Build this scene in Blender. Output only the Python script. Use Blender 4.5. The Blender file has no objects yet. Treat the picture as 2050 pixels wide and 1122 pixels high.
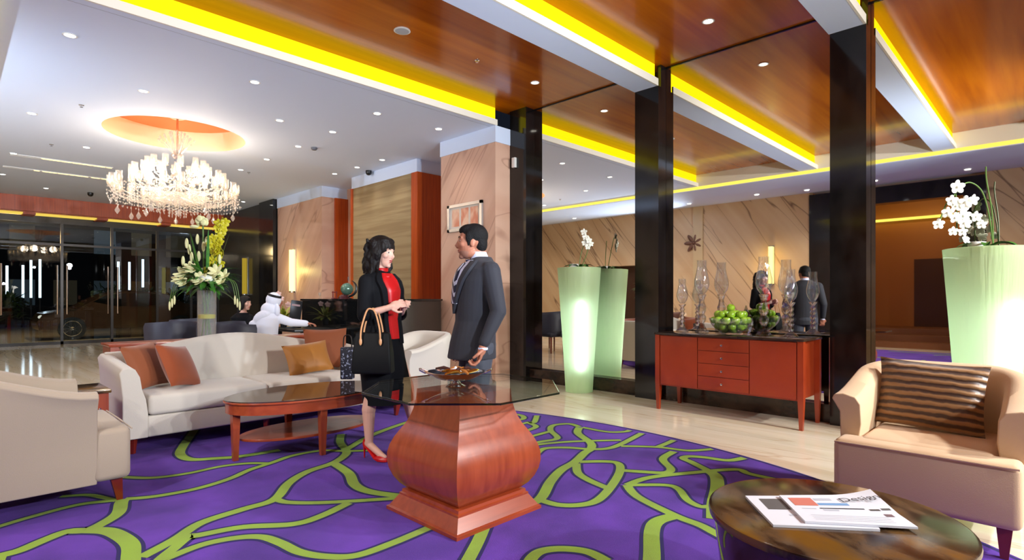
import bpy, bmesh, math, random
from mathutils import Vector, Matrix
PI = math.pi
rnd = random.Random(7)
S = bpy.context.scene
COL = S.collection
# ------------------------------------------------------------------ camera, world, exposure
ANG = math.radians(45.4); SA, CA = math.sin(ANG), math.cos(ANG)
FPX = 1121.0; HOR = 598.0; EYE = 1.22
cam = bpy.data.cameras.new('camera'); cam.sensor_width = 36; cam.lens = 36*FPX/2050; cam.shift_y = (HOR-561)/2050
cam.clip_start = .05; cam.clip_end = 200
co = bpy.data.objects.new('camera', cam); COL.objects.link(co)
co.location = (0, 0, EYE); co.rotation_euler = (PI/2, 0, -ANG); S.camera = co
w = bpy.data.worlds.new('world'); S.world = w; w.use_nodes = True
w.node_tree.nodes['Background'].inputs[0].default_value = (.10, .13, .22, 1)
w.node_tree.nodes['Background'].inputs[1].default_value = .06
S.view_settings.view_transform = 'Standard'; S.view_settings.look = 'None'
S.view_settings.exposure = 0.2; S.view_settings.gamma = 1; S.view_settings.use_curve_mapping = False
S.cycles.use_denoising = True
S.cycles.max_bounces = 10; S.cycles.transparent_max_bounces = 24; S.cycles.sample_clamp_indirect = 6
S.cycles.caustics_reflective = False; S.cycles.caustics_refractive = False
def light(name, kind, loc, energy, color=(1, 1, 1), target=None, size=.1, sy=None, cone=120, blend=1):
    l = bpy.data.lights.new(name, kind); l.energy = energy; l.color = color
    if kind == 'AREA':
        l.size = size
        if sy: l.shape = 'RECTANGLE'; l.size_y = sy
    else: l.shadow_soft_size = size
    if kind == 'SPOT': l.spot_size = math.radians(cone); l.spot_blend = blend
    o = bpy.data.objects.new(name, l); COL.objects.link(o); o.location = loc
    if target is not None:
        o.rotation_euler = (Vector(target)-Vector(loc)).to_track_quat('-Z', 'Y').to_euler()
    return o
# added fill lamps out of view, plus the photographer's side strobe
for _x in (2.0, 3.6, 5.2): light('front_fill', 'SPOT', (_x, -3.8, 3.0), 540, (.93, .97, 1), (_x-1.2, 5, 1.0), .06, cone=130)  # unseen fill added behind the camera for the whole lounge
light('ceiling_fill', 'SPOT', (2.2, -1.8, 2.0), 1450, (.74, .87, 1), (2.6, 8.5, 5.3), .06, cone=78)  # added upward fill that brightens the white ceiling
light('hall_ceiling_fill', 'SPOT', (-2.7, 7.6, 2.3), 900, (.68, .82, 1), (1.6, 10.5, 4.4), .05, cone=115)  # unseen uplight added left of frame to lift the hall ceiling
light('wood_ceiling_fill', 'SPOT', (2.6, -2.4, 1.6), 130, (1, .92, .8), (3.6, 2.6, 4.6), .3, cone=85)  # fill added to brighten the veneer overhead
light('side_flash', 'SPOT', (5.0, -2.2, 3.1), 680, (1, .98, .95), (4.0, 2.0, .2), .12, cone=104)
light('pedestal_fill', 'SPOT', (-2.6, 2.0, 3.3), 500, (1, .97, .94), (2.4, 3.7, .5), .03, cone=46)  # added narrow fill from the left for the pedestal's dim side

# ------------------------------------------------------------------ helpers
def ray(px):
    p = (px-1025)/FPX; return SA+CA*p, CA-SA*p          # world x, y for unit depth
def WD(px, D, z=0.0):
    a, b = ray(px); return Vector((a*D, b*D, z))
def WZ(px, py, z=0.0):
    return WD(px, FPX*(EYE-z)/(py-HOR), z)
def WXp(px, X, z=0.0):
    a, b = ray(px); return WD(px, X/a, z)
def WYp(px, Y, z=0.0):
    a, b = ray(px); return WD(px, Y/b, z)
def lin(c):
    c = c/255; return c/12.92 if c <= .04045 else ((c+.055)/1.055)**2.4
def C3(r, g, b): return (lin(r), lin(g), lin(b), 1)
MATS = {}
def mat(name, col, rough=.5, metal=0, spec=.5, emit=None, es=0, coat=0, sheen=0, bump=None, noise=None, alpha=1):
    """noise=(scale vec, colour2, lo, hi, detail)  bump=(scale, strength)"""
    m = bpy.data.materials.new(name); m.use_nodes = True; nt = m.node_tree; n = nt.nodes; L = nt.links
    b = n['Principled BSDF']; b.inputs['Base Color'].default_value = col; b.inputs['Roughness'].default_value = rough
    b.inputs['Metallic'].default_value = metal; b.inputs['Specular IOR Level'].default_value = spec
    b.inputs['Coat Weight'].default_value = coat; b.inputs['Coat Roughness'].default_value = .08
    b.inputs['Sheen Weight'].default_value = sheen
    if emit: b.inputs['Emission Color'].default_value = emit; b.inputs['Emission Strength'].default_value = es
    if noise or bump:
        tc = n.new('ShaderNodeTexCoord')
    if noise:
        sc, c2, lo, hi, det = noise[:5]; rot = noise[5] if len(noise) > 5 else (0, 0, 0)
        mp = n.new('ShaderNodeMapping'); mp.vector_type = 'TEXTURE' if False else 'POINT'
        mp0 = n.new('ShaderNodeMapping'); mp0.inputs['Rotation'].default_value = rot
        L.new(tc.outputs['Object'], mp0.inputs['Vector']); L.new(mp0.outputs[0], mp.inputs['Vector'])
        mp.inputs['Scale'].default_value = sc
        nz = n.new('ShaderNodeTexNoise'); nz.inputs['Scale'].default_value = 1; nz.inputs['Detail'].default_value = det
        nz.inputs['Distortion'].default_value = .3
        L.new(mp.outputs[0], nz.inputs['Vector'])
        cr = n.new('ShaderNodeValToRGB'); cr.color_ramp.elements[0].position = lo; cr.color_ramp.elements[1].position = hi
        cr.color_ramp.elements[0].color = col; cr.color_ramp.elements[1].color = c2
        L.new(nz.outputs['Fac'], cr.inputs[0]); L.new(cr.outputs[0], b.inputs['Base Color'])
    if bump:
        nb = n.new('ShaderNodeTexNoise'); nb.inputs['Scale'].default_value = bump[0]; nb.inputs['Detail'].default_value = 3
        bp = n.new('ShaderNodeBump'); bp.inputs['Strength'].default_value = bump[1]; bp.inputs['Distance'].default_value = .01
        if len(bump) > 2:
            mb = n.new('ShaderNodeMapping'); mb.inputs['Scale'].default_value = bump[2]; L.new(tc.outputs['Object'], mb.inputs[0]); L.new(mb.outputs[0], nb.inputs['Vector'])
        else: L.new(tc.outputs['Object'], nb.inputs['Vector'])
        L.new(nb.outputs['Fac'], bp.inputs['Height']); L.new(bp.outputs[0], b.inputs['Normal'])
    MATS[name] = m; return m
def emission(name, col, s):
    m = bpy.data.materials.new(name); m.use_nodes = True; n = m.node_tree.nodes; n.clear()
    e = n.new('ShaderNodeEmission'); e.inputs[0].default_value = col; e.inputs[1].default_value = s
    o = n.new('ShaderNodeOutputMaterial'); m.node_tree.links.new(e.outputs[0], o.inputs[0]); MATS[name] = m; return m
def thin_glass(name, tint, ior=1.5, rough=0.0, diff=0.0, dcol=(1, 1, 1, 1), gl=(1, 1, 1, 1)):
    m = bpy.data.materials.new(name); m.use_nodes = True; nt = m.node_tree; n = nt.nodes; n.clear(); L = nt.links
    t = n.new('ShaderNodeBsdfTransparent'); t.inputs[0].default_value = tint
    g = n.new('ShaderNodeBsdfGlossy'); g.inputs['Roughness'].default_value = rough; g.inputs[0].default_value = gl
    f = n.new('ShaderNodeFresnel'); ge = n.new('ShaderNodeNewGeometry'); mr = n.new('ShaderNodeMapRange')
    mr.inputs['To Min'].default_value = ior; mr.inputs['To Max'].default_value = 1/ior
    L.new(ge.outputs['Backfacing'], mr.inputs['Value']); L.new(mr.outputs[0], f.inputs[0])
    mx = n.new('ShaderNodeMixShader'); L.new(f.outputs[0], mx.inputs[0]); L.new(t.outputs[0], mx.inputs[1]); L.new(g.outputs[0], mx.inputs[2])
    o = n.new('ShaderNodeOutputMaterial'); last = mx
    if diff:
        d = n.new('ShaderNodeBsdfDiffuse'); d.inputs[0].default_value = dcol
        tr = n.new('ShaderNodeBsdfTranslucent'); tr.inputs[0].default_value = dcol
        ad = n.new('ShaderNodeMixShader'); L.new(d.outputs[0], ad.inputs[1]); L.new(tr.outputs[0], ad.inputs[2])
        m2 = n.new('ShaderNodeMixShader'); m2.inputs[0].default_value = diff
        L.new(mx.outputs[0], m2.inputs[1]); L.new(ad.outputs[0], m2.inputs[2]); last = m2
    L.new(last.outputs[0], o.inputs[0]); MATS[name] = m; return m
def obj(name, bm, m, parent=None, smooth=True, loc=None, rot=None, bevel=0, subsurf=0, remesh=0, smoothit=0):
    me = bpy.data.meshes.new(name)
    bmesh.ops.recalc_face_normals(bm, faces=bm.faces)
    bm.to_mesh(me); bm.free()
    ms = m if isinstance(m, (list, tuple)) else [m]
    for x in ms: me.materials.append(x)
    o = bpy.data.objects.new(name, me); COL.objects.link(o)
    if parent: o.parent = parent
    if loc is not None: o.location = loc
    if rot is not None: o.rotation_euler = rot
    for p in me.polygons: p.use_smooth = smooth
    if remesh:
        r = o.modifiers.new('remesh', 'REMESH'); r.mode = 'VOXEL'; r.voxel_size = remesh; r.use_smooth_shade = True
        if smoothit:
            s = o.modifiers.new('smooth', 'SMOOTH'); s.iterations = smoothit; s.factor = .5
    if bevel:
        b = o.modifiers.new('bevel', 'BEVEL'); b.width = bevel; b.segments = 3; b.limit_method = 'ANGLE'; b.angle_limit = math.radians(40); b.harden_normals = False
        if smooth: pass
    if subsurf:
        s = o.modifiers.new('sub', 'SUBSURF'); s.levels = subsurf; s.render_levels = subsurf
    if smooth and not remesh:
        try:
            me.set_sharp_from_angle(angle=math.radians(42))
        except Exception: pass
    return o
def tag(o, label=None, cat=None, group=None, kind=None):
    if label: o['label'] = label
    if cat: o['category'] = cat
    if group: o['group'] = group
    if kind: o['kind'] = kind
    return o
def thing(name, label, cat, loc=(0, 0, 0), rz=0, group=None):
    o = bpy.data.objects.new(name, None); COL.objects.link(o); o.location = loc; o.rotation_euler = (0, 0, rz); o.empty_display_size = .05
    return tag(o, label, cat, group)
def struct(name, bm, m, parent=None, smooth=False, label=None):
    o = obj(name, bm, m, parent, smooth)
    if not parent: o['kind'] = 'structure'
    if label: o['label'] = label
    return o
def copy_tree(o, parent=None):
    c = o.copy(); COL.objects.link(c); c.parent = parent
    for ch in list(o.children): copy_tree(ch, c)
    return c
B = bmesh.new
def box(bm, x0, x1, y0, y1, z0, z1, mi=0, M=None):
    v = [bm.verts.new(p) for p in ((x0, y0, z0), (x1, y0, z0), (x1, y1, z0), (x0, y1, z0), (x0, y0, z1), (x1, y0, z1), (x1, y1, z1), (x0, y1, z1))]
    if M:
        for q in v: q.co = M @ q.co
    for f in ((0, 3, 2, 1), (4, 5, 6, 7), (0, 1, 5, 4), (1, 2, 6, 5), (2, 3, 7, 6), (3, 0, 4, 7)):
        bm.faces.new([v[i] for i in f]).material_index = mi
    return bm
def bx(*a, **k): return box(B(), *a, **k)
def rbox(bm, x0, x1, y0, y1, z0, z1, r=.03, seg=3, M=None):
    t = B(); box(t, x0, x1, y0, y1, z0, z1)
    bmesh.ops.bevel(t, geom=list(t.edges), offset=r, segments=seg, profile=.5, affect='EDGES')
    merge(bm, t, M); return bm
def merge(bm, t, M=None):
    vm = {}
    for v in t.verts: vm[v] = bm.verts.new(M @ v.co if M else v.co)
    for f in t.faces:
        try: bm.faces.new([vm[v] for v in f.verts]).material_index = f.material_index
        except ValueError: pass
    t.free()
def lathe(bm, prof, seg=32, c=(0, 0, 0), cap=True, mi=0, sx=1, sy=1, sq=None):
    rings = []
    for r, z in prof:
        ring = []
        for i in range(seg):
            a = 2*PI*i/seg; ca, sa = math.cos(a), math.sin(a)
            if sq:
                k = (abs(ca)**sq+abs(sa)**sq)**(-1/sq); ca *= k; sa *= k
            ring.append(bm.verts.new((c[0]+r*ca*sx, c[1]+r*sa*sy, c[2]+z)))
        rings.append(ring)
    for a, b in zip(rings, rings[1:]):
        for i in range(seg):
            bm.faces.new((a[i], a[(i+1) % seg], b[(i+1) % seg], b[i])).material_index = mi
    if cap:
        for ring in (rings[0], rings[-1]):
            try: bm.faces.new(ring).material_index = mi
            except ValueError: pass
    return bm
def tube(bm, pts, r, seg=8, mi=0, cap=True):
    pts = [Vector(p) for p in pts]; n = len(pts)
    rr = r if isinstance(r, (list, tuple)) else [r]*n
    rings = []; up = None
    for i, p in enumerate(pts):
        t = (pts[min(i+1, n-1)]-pts[max(i-1, 0)]).normalized()
        if up is None:
            up = Vector((0, 0, 1)) if abs(t.z) < .9 else Vector((1, 0, 0))
        x = t.cross(up).normalized(); y = x.cross(t).normalized(); up = y
        rings.append([bm.verts.new(p+(x*math.cos(2*PI*k/seg)+y*math.sin(2*PI*k/seg))*rr[i]) for k in range(seg)])
    for a, b in zip(rings, rings[1:]):
        for i in range(seg): bm.faces.new((a[i], a[(i+1) % seg], b[(i+1) % seg], b[i])).material_index = mi
    if cap:
        bm.faces.new(rings[0]).material_index = mi; bm.faces.new(rings[-1]).material_index = mi
    return bm
def ell(bm, c, r, seg=16, rings=10, M=None, mi=0):
    """ellipsoid; r scalar or 3-tuple"""
    if not isinstance(r, (tuple, list)): r = (r, r, r)
    T = Matrix.Translation(c) @ (M or Matrix.Identity(4)) @ Matrix.Diagonal((r[0], r[1], r[2], 1))
    g = bmesh.ops.create_uvsphere(bm, u_segments=seg, v_segments=rings, radius=1, matrix=T)
    if mi:
        for v in g['verts']:
            for f in v.link_faces: f.material_index = mi
    return bm
def cone(bm, a, b, ra, rb, seg=14):
    """round-ended tapered limb segment"""
    a, b = Vector(a), Vector(b); d = (b-a); L = d.length; t = d.normalized()
    pts = []; rr = []
    for k in range(-3, 1):
        th = k/3*PI/2*.98; pts.append(a+t*ra*math.sin(th)); rr.append(max(ra*math.cos(th), .001))
    for k in range(0, 4):
        th = k/3*PI/2*.98; pts.append(b+t*rb*math.sin(th)); rr.append(max(rb*math.cos(th), .001))
    return tube(bm, pts, rr, seg)
def loft(bm, secs, seg=24, cap=True, mi=0):
    """secs: (cx, cy, z, rx, ry[, yaw[, tiltx]]) horizontal ellipses"""
    rings = []
    for s in secs:
        cx, cy, z, rx, ry = s[:5]; yw = s[5] if len(s) > 5 else 0; tl = s[6] if len(s) > 6 else 0
        ring = []
        for i in range(seg):
            a = 2*PI*i/seg; x = rx*math.cos(a); y = ry*math.sin(a)
            X = x*math.cos(yw)-y*math.sin(yw); Y = x*math.sin(yw)+y*math.cos(yw)
            ring.append(bm.verts.new((cx+X, cy+Y, z+tl*x)))
        rings.append(ring)
    for a, b in zip(rings, rings[1:]):
        for i in range(seg): bm.faces.new((a[i], a[(i+1) % seg], b[(i+1) % seg], b[i])).material_index = mi
    if cap:
        bm.faces.new(rings[0]).material_index = mi; bm.faces.new(rings[-1]).material_index = mi
    return bm
def prism(bm, poly, axis, a, b, mi=0):
    """extrude a 2-D polygon along axis ('x': poly=(y,z), 'y': poly=(x,z), 'z': poly=(x,y))"""
    def P(u, v, t): return {'x': (t, u, v), 'y': (u, t, v), 'z': (u, v, t)}[axis]
    A = [bm.verts.new(P(u, v, a)) for u, v in poly]; Bv = [bm.verts.new(P(u, v, b)) for u, v in poly]
    bm.faces.new(A).material_index = mi; bm.faces.new(Bv[::-1]).material_index = mi
    for i in range(len(poly)):
        j = (i+1) % len(poly); bm.faces.new((A[i], A[j], Bv[j], Bv[i])).material_index = mi
    return bm
def catmull(pts, n=8):
    pts = [Vector(p) for p in pts]; out = []
    for i in range(len(pts)-1):
        p0 = pts[max(i-1, 0)]; p1 = pts[i]; p2 = pts[i+1]; p3 = pts[min(i+2, len(pts)-1)]
        for k in range(n):
            t = k/n; out.append(.5*((2*p1)+(p2-p0)*t+(2*p0-5*p1+4*p2-p3)*t*t+(3*p1-p0-3*p2+p3)*t**3))
    out.append(pts[-1]); return out
def pillow(w_, h_, t_, n=14, pinch=.07):
    """stands in the XZ plane, thickness along Y, base at z=0"""
    bm = B(); fr = []; bk = []
    for j in range(n+1):
        a = []; b = []
        for i in range(n+1):
            u = 2*i/n-1; v = 2*j/n-1
            x = w_/2*u*(1-pinch*(1-v*v)); z = h_/2*v*(1-pinch*(1-u*u))+h_/2
            t = t_/2*(max(0, (1-u*u)*(1-v*v)))**.42
            edge = i in (0, n) or j in (0, n)
            va = bm.verts.new((x, -t, z)); a.append(va); b.append(va if edge else bm.verts.new((x, t, z)))
        fr.append(a); bk.append(b)
    for j in range(n):
        for i in range(n):
            bm.faces.new((fr[j][i], fr[j][i+1], fr[j+1][i+1], fr[j+1][i]))
            bm.faces.new((bk[j][i], bk[j+1][i], bk[j+1][i+1], bk[j][i+1]))
    return bm

# ------------------------------------------------------------------ materials
def marble_mat(name, c1, c2, c3, rx, sc=(.6, 2.6, .22), rough=.25, k=.5):
    """c1 ground, c2 broad soft bands, c3 thin dark veins"""
    m = bpy.data.materials.new(name); m.use_nodes = True; nt = m.node_tree; n = nt.nodes; L = nt.links; b = n['Principled BSDF']
    tc = n.new('ShaderNodeTexCoord'); r = n.new('ShaderNodeMapping'); r.inputs['Rotation'].default_value = (rx, 0, 0)
    s = n.new('ShaderNodeMapping'); s.inputs['Scale'].default_value = sc
    L.new(tc.outputs['Object'], r.inputs[0]); L.new(r.outputs[0], s.inputs[0])
    nz = n.new('ShaderNodeTexNoise'); nz.inputs['Scale'].default_value = 1.0; nz.inputs['Detail'].default_value = 3; nz.inputs['Distortion'].default_value = .2
    L.new(s.outputs[0], nz.inputs['Vector'])
    cr = n.new('ShaderNodeValToRGB'); e = cr.color_ramp.elements; e[0].position = .35; e[0].color = c2; e[1].position = .62; e[1].color = c1
    L.new(nz.outputs['Fac'], cr.inputs[0])
    n2 = n.new('ShaderNodeTexNoise'); n2.inputs['Scale'].default_value = .9; n2.inputs['Detail'].default_value = 2; n2.inputs['Distortion'].default_value = .5
    L.new(s.outputs[0], n2.inputs['Vector'])
    c = n.new('ShaderNodeValToRGB'); e = c.color_ramp.elements; e[0].position = .485; e[0].color = (0, 0, 0, 1); e[1].position = .515; e[1].color = (0, 0, 0, 1); q = e.new(.5); q.color = (k, k, k, 1)
    L.new(n2.outputs['Fac'], c.inputs[0])
    mx = n.new('ShaderNodeMix'); mx.data_type = 'RGBA'; mx.inputs[7].default_value = c3
    L.new(c.outputs[0], mx.inputs[0]); L.new(cr.outputs[0], mx.inputs[6]); L.new(mx.outputs[2], b.inputs['Base Color'])
    b.inputs['Roughness'].default_value = rough; MATS[name] = m; return m
marble_pink = marble_mat('marble_pink', C3(216, 176, 152), C3(200, 154, 130), C3(140, 92, 74), math.radians(-38), rough=.45, k=.45)
marble_tan = marble_mat('marble_tan', C3(208, 176, 138), C3(196, 160, 120), C3(96, 62, 44), math.radians(38), rough=.4, k=.8)
floor_m = marble_mat('floor_travertine', C3(236, 224, 202), C3(224, 208, 178), C3(190, 160, 126), 0, (5, .5, 1), .07, .5)
white_ceil = mat('white_paint', C3(212, 224, 246), .7)
white_lip = mat('cream_paint', C3(236, 230, 214), .6)
wood_ceil = mat('ceiling_veneer', C3(196, 106, 8), .2, coat=.25, noise=((.4, 7, 7), C3(166, 80, 2), .35, .7, 4))
wood_red = mat('cherry_wood', C3(166, 72, 38), .3, coat=.3, noise=((22, 22, 1.6), C3(138, 52, 24), .35, .75, 4))
wood_redx = mat('cherry_wood_cross', C3(166, 72, 38), .3, coat=.3, noise=((1.6, 22, 22), C3(138, 52, 24), .35, .75, 4))
wood_side = mat('sideboard_wood', C3(160, 60, 28), .28, coat=.35, noise=((14, 3, 3), C3(138, 46, 18), .35, .75, 3))
wood_orange = mat('orange_wood', C3(190, 78, 14), .35, coat=.1, noise=((30, 30, 1.2), C3(160, 58, 6), .35, .75, 4))
wood_leg = mat('dark_red_wood', C3(120, 34, 16), .3, coat=.3)
black_marble = mat('black_marble', C3(30, 28, 28), .09, noise=((5, 5, 2), C3(16, 15, 16), .4, .62, 6))
brown_marble = mat('brown_marble', C3(62, 44, 34), .12, noise=((6, 6, 9), C3(34, 24, 20), .38, .6, 8))
gold_marble = mat('gold_brown_marble', C3(44, 28, 18), .14, noise=((9, 4, 5), C3(116, 80, 28), .42, .68, 10, (0, 0, .6)))
def gold_marble_setup():
    cr = [x for x in gold_marble.node_tree.nodes if x.type == 'VALTORGB'][0]; k = cr.color_ramp.elements.new(.52); k.color = C3(92, 70, 48)
gold_marble_setup()
slat_m = mat('slatted_panel', C3(160, 138, 100), .6, noise=((1, .6, 12), C3(142, 118, 82), .4, .6, 2))
yellow_e = emission('yellow_cove_light', (1, .80, .005, 1), 1.35)
warm_cove = emission('warm_cove_light', (1, .78, .12, 1), 1.5)
mirror_m = mat('mirror_silver', C3(232, 228, 220), .015, 1)
carpet_p = mat('carpet_purple', C3(103, 54, 180), .95, sheen=.04, noise=((2.2, 2.2, 2.2), C3(74, 36, 140), .35, .68, 6), bump=(380, .5))
carpet_g = mat('carpet_green', C3(146, 182, 58), .95, sheen=.05, bump=(380, .5), noise=((3, 3, 3), C3(138, 168, 60), .4, .6, 3))
carpet_b = mat('carpet_outline', C3(38, 32, 92), .95)
cream_f = mat('cream_fabric', C3(208, 200, 188), .85, sheen=.25, bump=(260, .12))
beige_f = mat('beige_fabric', C3(172, 156, 138), .85, sheen=.15, bump=(260, .12))
tan_f = mat('tan_fabric', C3(204, 172, 136), .8, sheen=.12, bump=(260, .12))
rust_f = mat('rust_velvet', C3(150, 64, 8), .7, sheen=.4, bump=(300, .1))
rust2_f = mat('brown_orange_velvet', C3(142, 72, 30), .7, sheen=.4, bump=(300, .1))
must_f = mat('mustard_satin', C3(170, 110, 34), .5, sheen=.3, bump=(300, .1))
dark_f = mat('charcoal_leather', C3(44, 44, 58), .5)
black_gl = mat('black_gloss', C3(14, 16, 18), .06, coat=.5)
brown_lea = mat('brown_leather', C3(52, 42, 36), .4)
chrome = mat('chrome', C3(225, 225, 225), .08, 1)
brass = mat('brass', C3(190, 140, 60), .25, 1)
glass_top = thin_glass('table_glass', (.86, .92, .89, 1), 1.45)
glass_edge = thin_glass('glass_edge', (.05, .09, .08, 1), 1.5)
glass_dark = thin_glass('smoked_glass', (.32, .27, .22, 1), 1.55)
glass_clear = thin_glass('clear_glass', (.96, .965, .985, 1), 1.8, .02, .03, (.9, .92, 1, 1))
glass_ent = thin_glass('entrance_glass', (.62, .66, .66, 1), 1.45)
crystal = thin_glass('crystal', (.95, .95, .97, 1), 1.6, .08, .22, (1, .92, .78, 1))
plastic_w = mat('white_plastic', C3(230, 228, 222), .4)
plastic_k = mat('black_plastic', C3(18, 18, 20), .35)
lamp_e = emission('lamp_white', (1, .97, .9, 1), 9)
bulb_e = emission('candle_bulb', (1, .62, .22, 1), 6)
sconce_e = emission('sconce_light', (1, .86, .28, 1), 2.4)
skin_w = mat('skin_light', C3(222, 172, 152), .5, spec=.4)
skin_m = mat('skin_tan', C3(172, 112, 88), .5, spec=.4)
lip_m = mat('lips', C3(170, 50, 60), .4)
hair_m = mat('dark_hair', C3(16, 9, 9), .6, spec=.25, bump=(60, .8, (1, 1, .25)))
hair_k = mat('short_black_hair', C3(12, 10, 12), .7, spec=.25, bump=(160, .6))
beard_m = mat('stubble', C3(132, 88, 72), .8)
suit_m = mat('grey_suit', C3(34, 35, 45), .8, sheen=.08, bump=(300, .1))
trouser_m = mat('grey_trousers', C3(56, 60, 72), .75, sheen=.12)
black_c = mat('black_cloth', C3(10, 11, 16), .85, spec=.2)
red_c = mat('red_silk', C3(196, 18, 22), .4)
shirt_m = mat('pale_blue_shirt', C3(200, 205, 232), .7)
white_c = mat('white_cloth', C3(226, 226, 238), .8, sheen=.2)
eye_w = mat('eye_white', C3(190, 178, 170), .4); eye_d = mat('eye_dark', C3(22, 14, 10), .3)
leaf_m = mat('leaf_green', C3(44, 104, 34), .45, noise=((20, 20, 20), C3(70, 130, 40), .4, .6, 2))
stem_m = mat('stem_green', C3(86, 120, 50), .5)
petal_w = mat('white_petal', C3(236, 238, 226), .5); petal_y = mat('yellow_petal', C3(196, 186, 30), .5); petal_c = mat('cream_petal', C3(228, 226, 170), .5)
apple_m = mat('green_apple', C3(136, 180, 40), .25, noise=((14, 14, 14), C3(160, 196, 60), .4, .65, 3))

# ------------------------------------------------------------------ room: floor, ceilings, beams
XM = 6.18          # mirror plane
ZW = 4.04          # wood ceiling
ZC = 3.77          # white ceiling and beam soffits
XO = -3.4          # wall on the far side of the lounge
YG = 19.0          # entrance glass
struct('floor', bx(XO-3.5, 7.2, -4, 34, -.1, 0), floor_m)
struct('ceiling', bx(.29, XM+.4, -4, 6.06, ZW, ZW+.1), wood_ceil, label='orange brown veneer ceiling over the lounge')
HC = Vector((2.56, 9.87)); HR = .96
def ceiling_with_hole():
    bm = B(); n = 48; x0, x1, y0, y1 = .29, 6.8, 6.061, YG+.5
    inner = [bm.verts.new((HC.x+HR*math.cos(2*PI*i/n), HC.y+HR*math.sin(2*PI*i/n), ZC)) for i in range(n)]
    outer = []
    for i in range(n):
        a = 2*PI*i/n; c, s = math.cos(a), math.sin(a)
        t = min((x1-HC.x)/c if c > 1e-6 else ((x0-HC.x)/c if c < -1e-6 else 1e9), (y1-HC.y)/s if s > 1e-6 else ((y0-HC.y)/s if s < -1e-6 else 1e9))
        outer.append(bm.verts.new((HC.x+c*t, HC.y+s*t, ZC)))
    for i in range(n):
        j = (i+1) % n; bm.faces.new((inner[i], inner[j], outer[j], outer[i]))
    for cx, cy in ((x0, y0), (x1, y0), (x1, y1), (x0, y1)):   # corner triangles
        k = sorted(range(n), key=lambda i: (outer[i].co.x-cx)**2+(outer[i].co.y-cy)**2)[:4]
        v = bm.verts.new((cx, cy, ZC))
        ha = [i for i in range(n) if abs(outer[i].co.x-cx) < 1e-4]; hb = [i for i in range(n) if abs(outer[i].co.y-cy) < 1e-4]
        if ha and hb:
            ia = min(ha, key=lambda i: abs(outer[i].co.y-cy)); ib = min(hb, key=lambda i: abs(outer[i].co.x-cx))
            try: bm.faces.new((v, outer[ia], outer[ib]))
            except ValueError: pass
    return bm
struct('ceiling', ceiling_with_hole(), white_ceil, label='white painted ceiling over the entrance hall')
rc = B(); lathe(rc, [(HR, ZC-.001), (HR, ZC+.32)], 48, (HC.x, HC.y, 0), cap=False)
struct('trim_1', rc, mat('peach_paint', C3(236, 196, 160), .6), smooth=True, label='peach side of the round ceiling recess')
rc = B(); lathe(rc, [(HR+.02, 0), (HR+.02, .03)], 48, (HC.x, HC.y, ZC+.32))
struct('trim_2', rc, mat('terracotta_paint', C3(214, 112, 62), .6), label='terracotta disc at the top of the round ceiling recess')
# edge of the white ceiling: lip with yellow trough
def cove(name, x0, x1, y0, y1, open_side=True, lab=None):
    r = thing(name, None, None); r['kind'] = 'structure'
    if lab: r['label'] = lab
    b = bx(x0, x1, y0+.02, y1, ZC+.001, ZC+.016); box(b, x0, x1, y1-.02, y1, ZC+.016, ZW)
    o = obj('soffit', b, white_ceil, r, False)
    o = obj('lip', bx(x0, x1, y0, y0+.02, ZC, ZC+.085), white_lip, r, False)
    o = obj('glowing_face', bx(x0, x1, y0+.05, y0+.07, ZC+.0165, ZW-.001), yellow_e, r, False)  # trough back face glows itself, lamplight on it put into emission
    return r
cove('trim_3', .29, 5.72, 5.94, 6.06, lab='yellow lit cove edge where the wood ceiling meets the white ceiling')
cove('trim_4', .29, 6.0, 3.457, 3.785, lab='white beam with yellow cove light above the middle pillar')
cove('trim_5', .29, 6.0, 1.306, 1.62, lab='white beam with yellow cove light above the right pillar')
cove('trim_6', .29, 6.0, -.85, -.54)
# lounge side: cream fascia and sloping pale ceiling (seen in the mirrors)
struct('trim_7', bx(.23, .29, -4, YG, 3.775, ZW+.1), white_lip, label='cream fascia on the far side of the wood ceiling')
b = bx(.235, .286, -4, YG, 3.705, 3.774)
struct('trim_8', b, warm_cove, label='thin yellow cove light along the cream fascia')
b = B(); prism(b, [(.23, 3.69), (-.8, 3.70), (-2.2, 3.80), (XO, 3.96), (XO, 4.2), (.23, 4.2)], 'y', -4, YG)
box(b, .2305, .289, -4, YG, 3.69, 3.704)
struct('ceiling', b, white_ceil, label='pale curved ceiling on the far side of the lounge')
# right wall: mirrors, pilasters, plinth
pil = [(5.63, 5.96), (3.457, 3.78), (1.306, 1.61), (-.86, -.54)]
names = ['leftmost black marble pilaster next to the pale stone wall', 'black marble pilaster between the tall glowing planter and the sideboard', 'black marble pilaster between the sideboard and the striped cushion armchair', None]
for i, (a, c) in enumerate(pil):
    b = bx(6.0, XM+.05, a, c, 0, ZW if i == 0 else ZC)
    if i: box(b, 6.06, XM+.05, a-.0, a+.05, ZC, ZW-.002)
    o = struct('trim_%d' % (9+i), b, black_marble, label=names[i]); 
bays = [(3.78, 5.63, 'tall wall mirror behind the far glowing planter'), (1.61, 3.457, 'tall wall mirror above the red sideboard'), (-.54, 1.306, 'tall wall mirror behind the nearer white glowing planter')]
for a, c, lab in bays:
    r = thing('wall_mirror', lab, 'mirror', (XM, (a+c)/2, .18), group='wall mirrors between the pilasters')
    h = (c-a)/2-.002
    obj('mirror_glass', bx(0, .01, -h, h, 0, ZW-.2), mirror_m, r, False)
    obj('edge_trim', bx(-.01, .012, -h, h, ZW-.199, ZW-.182), black_marble, r, False)
struct('trim_13', bx(6.09, XM+.03, -.54, 5.63, 0, .178), brown_marble, label='dark brown marble plinth below the mirrors')
struct('wall_right', bx(XM+.05, XM+.3, -4, 6.0, 0, ZW), black_marble)
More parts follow.
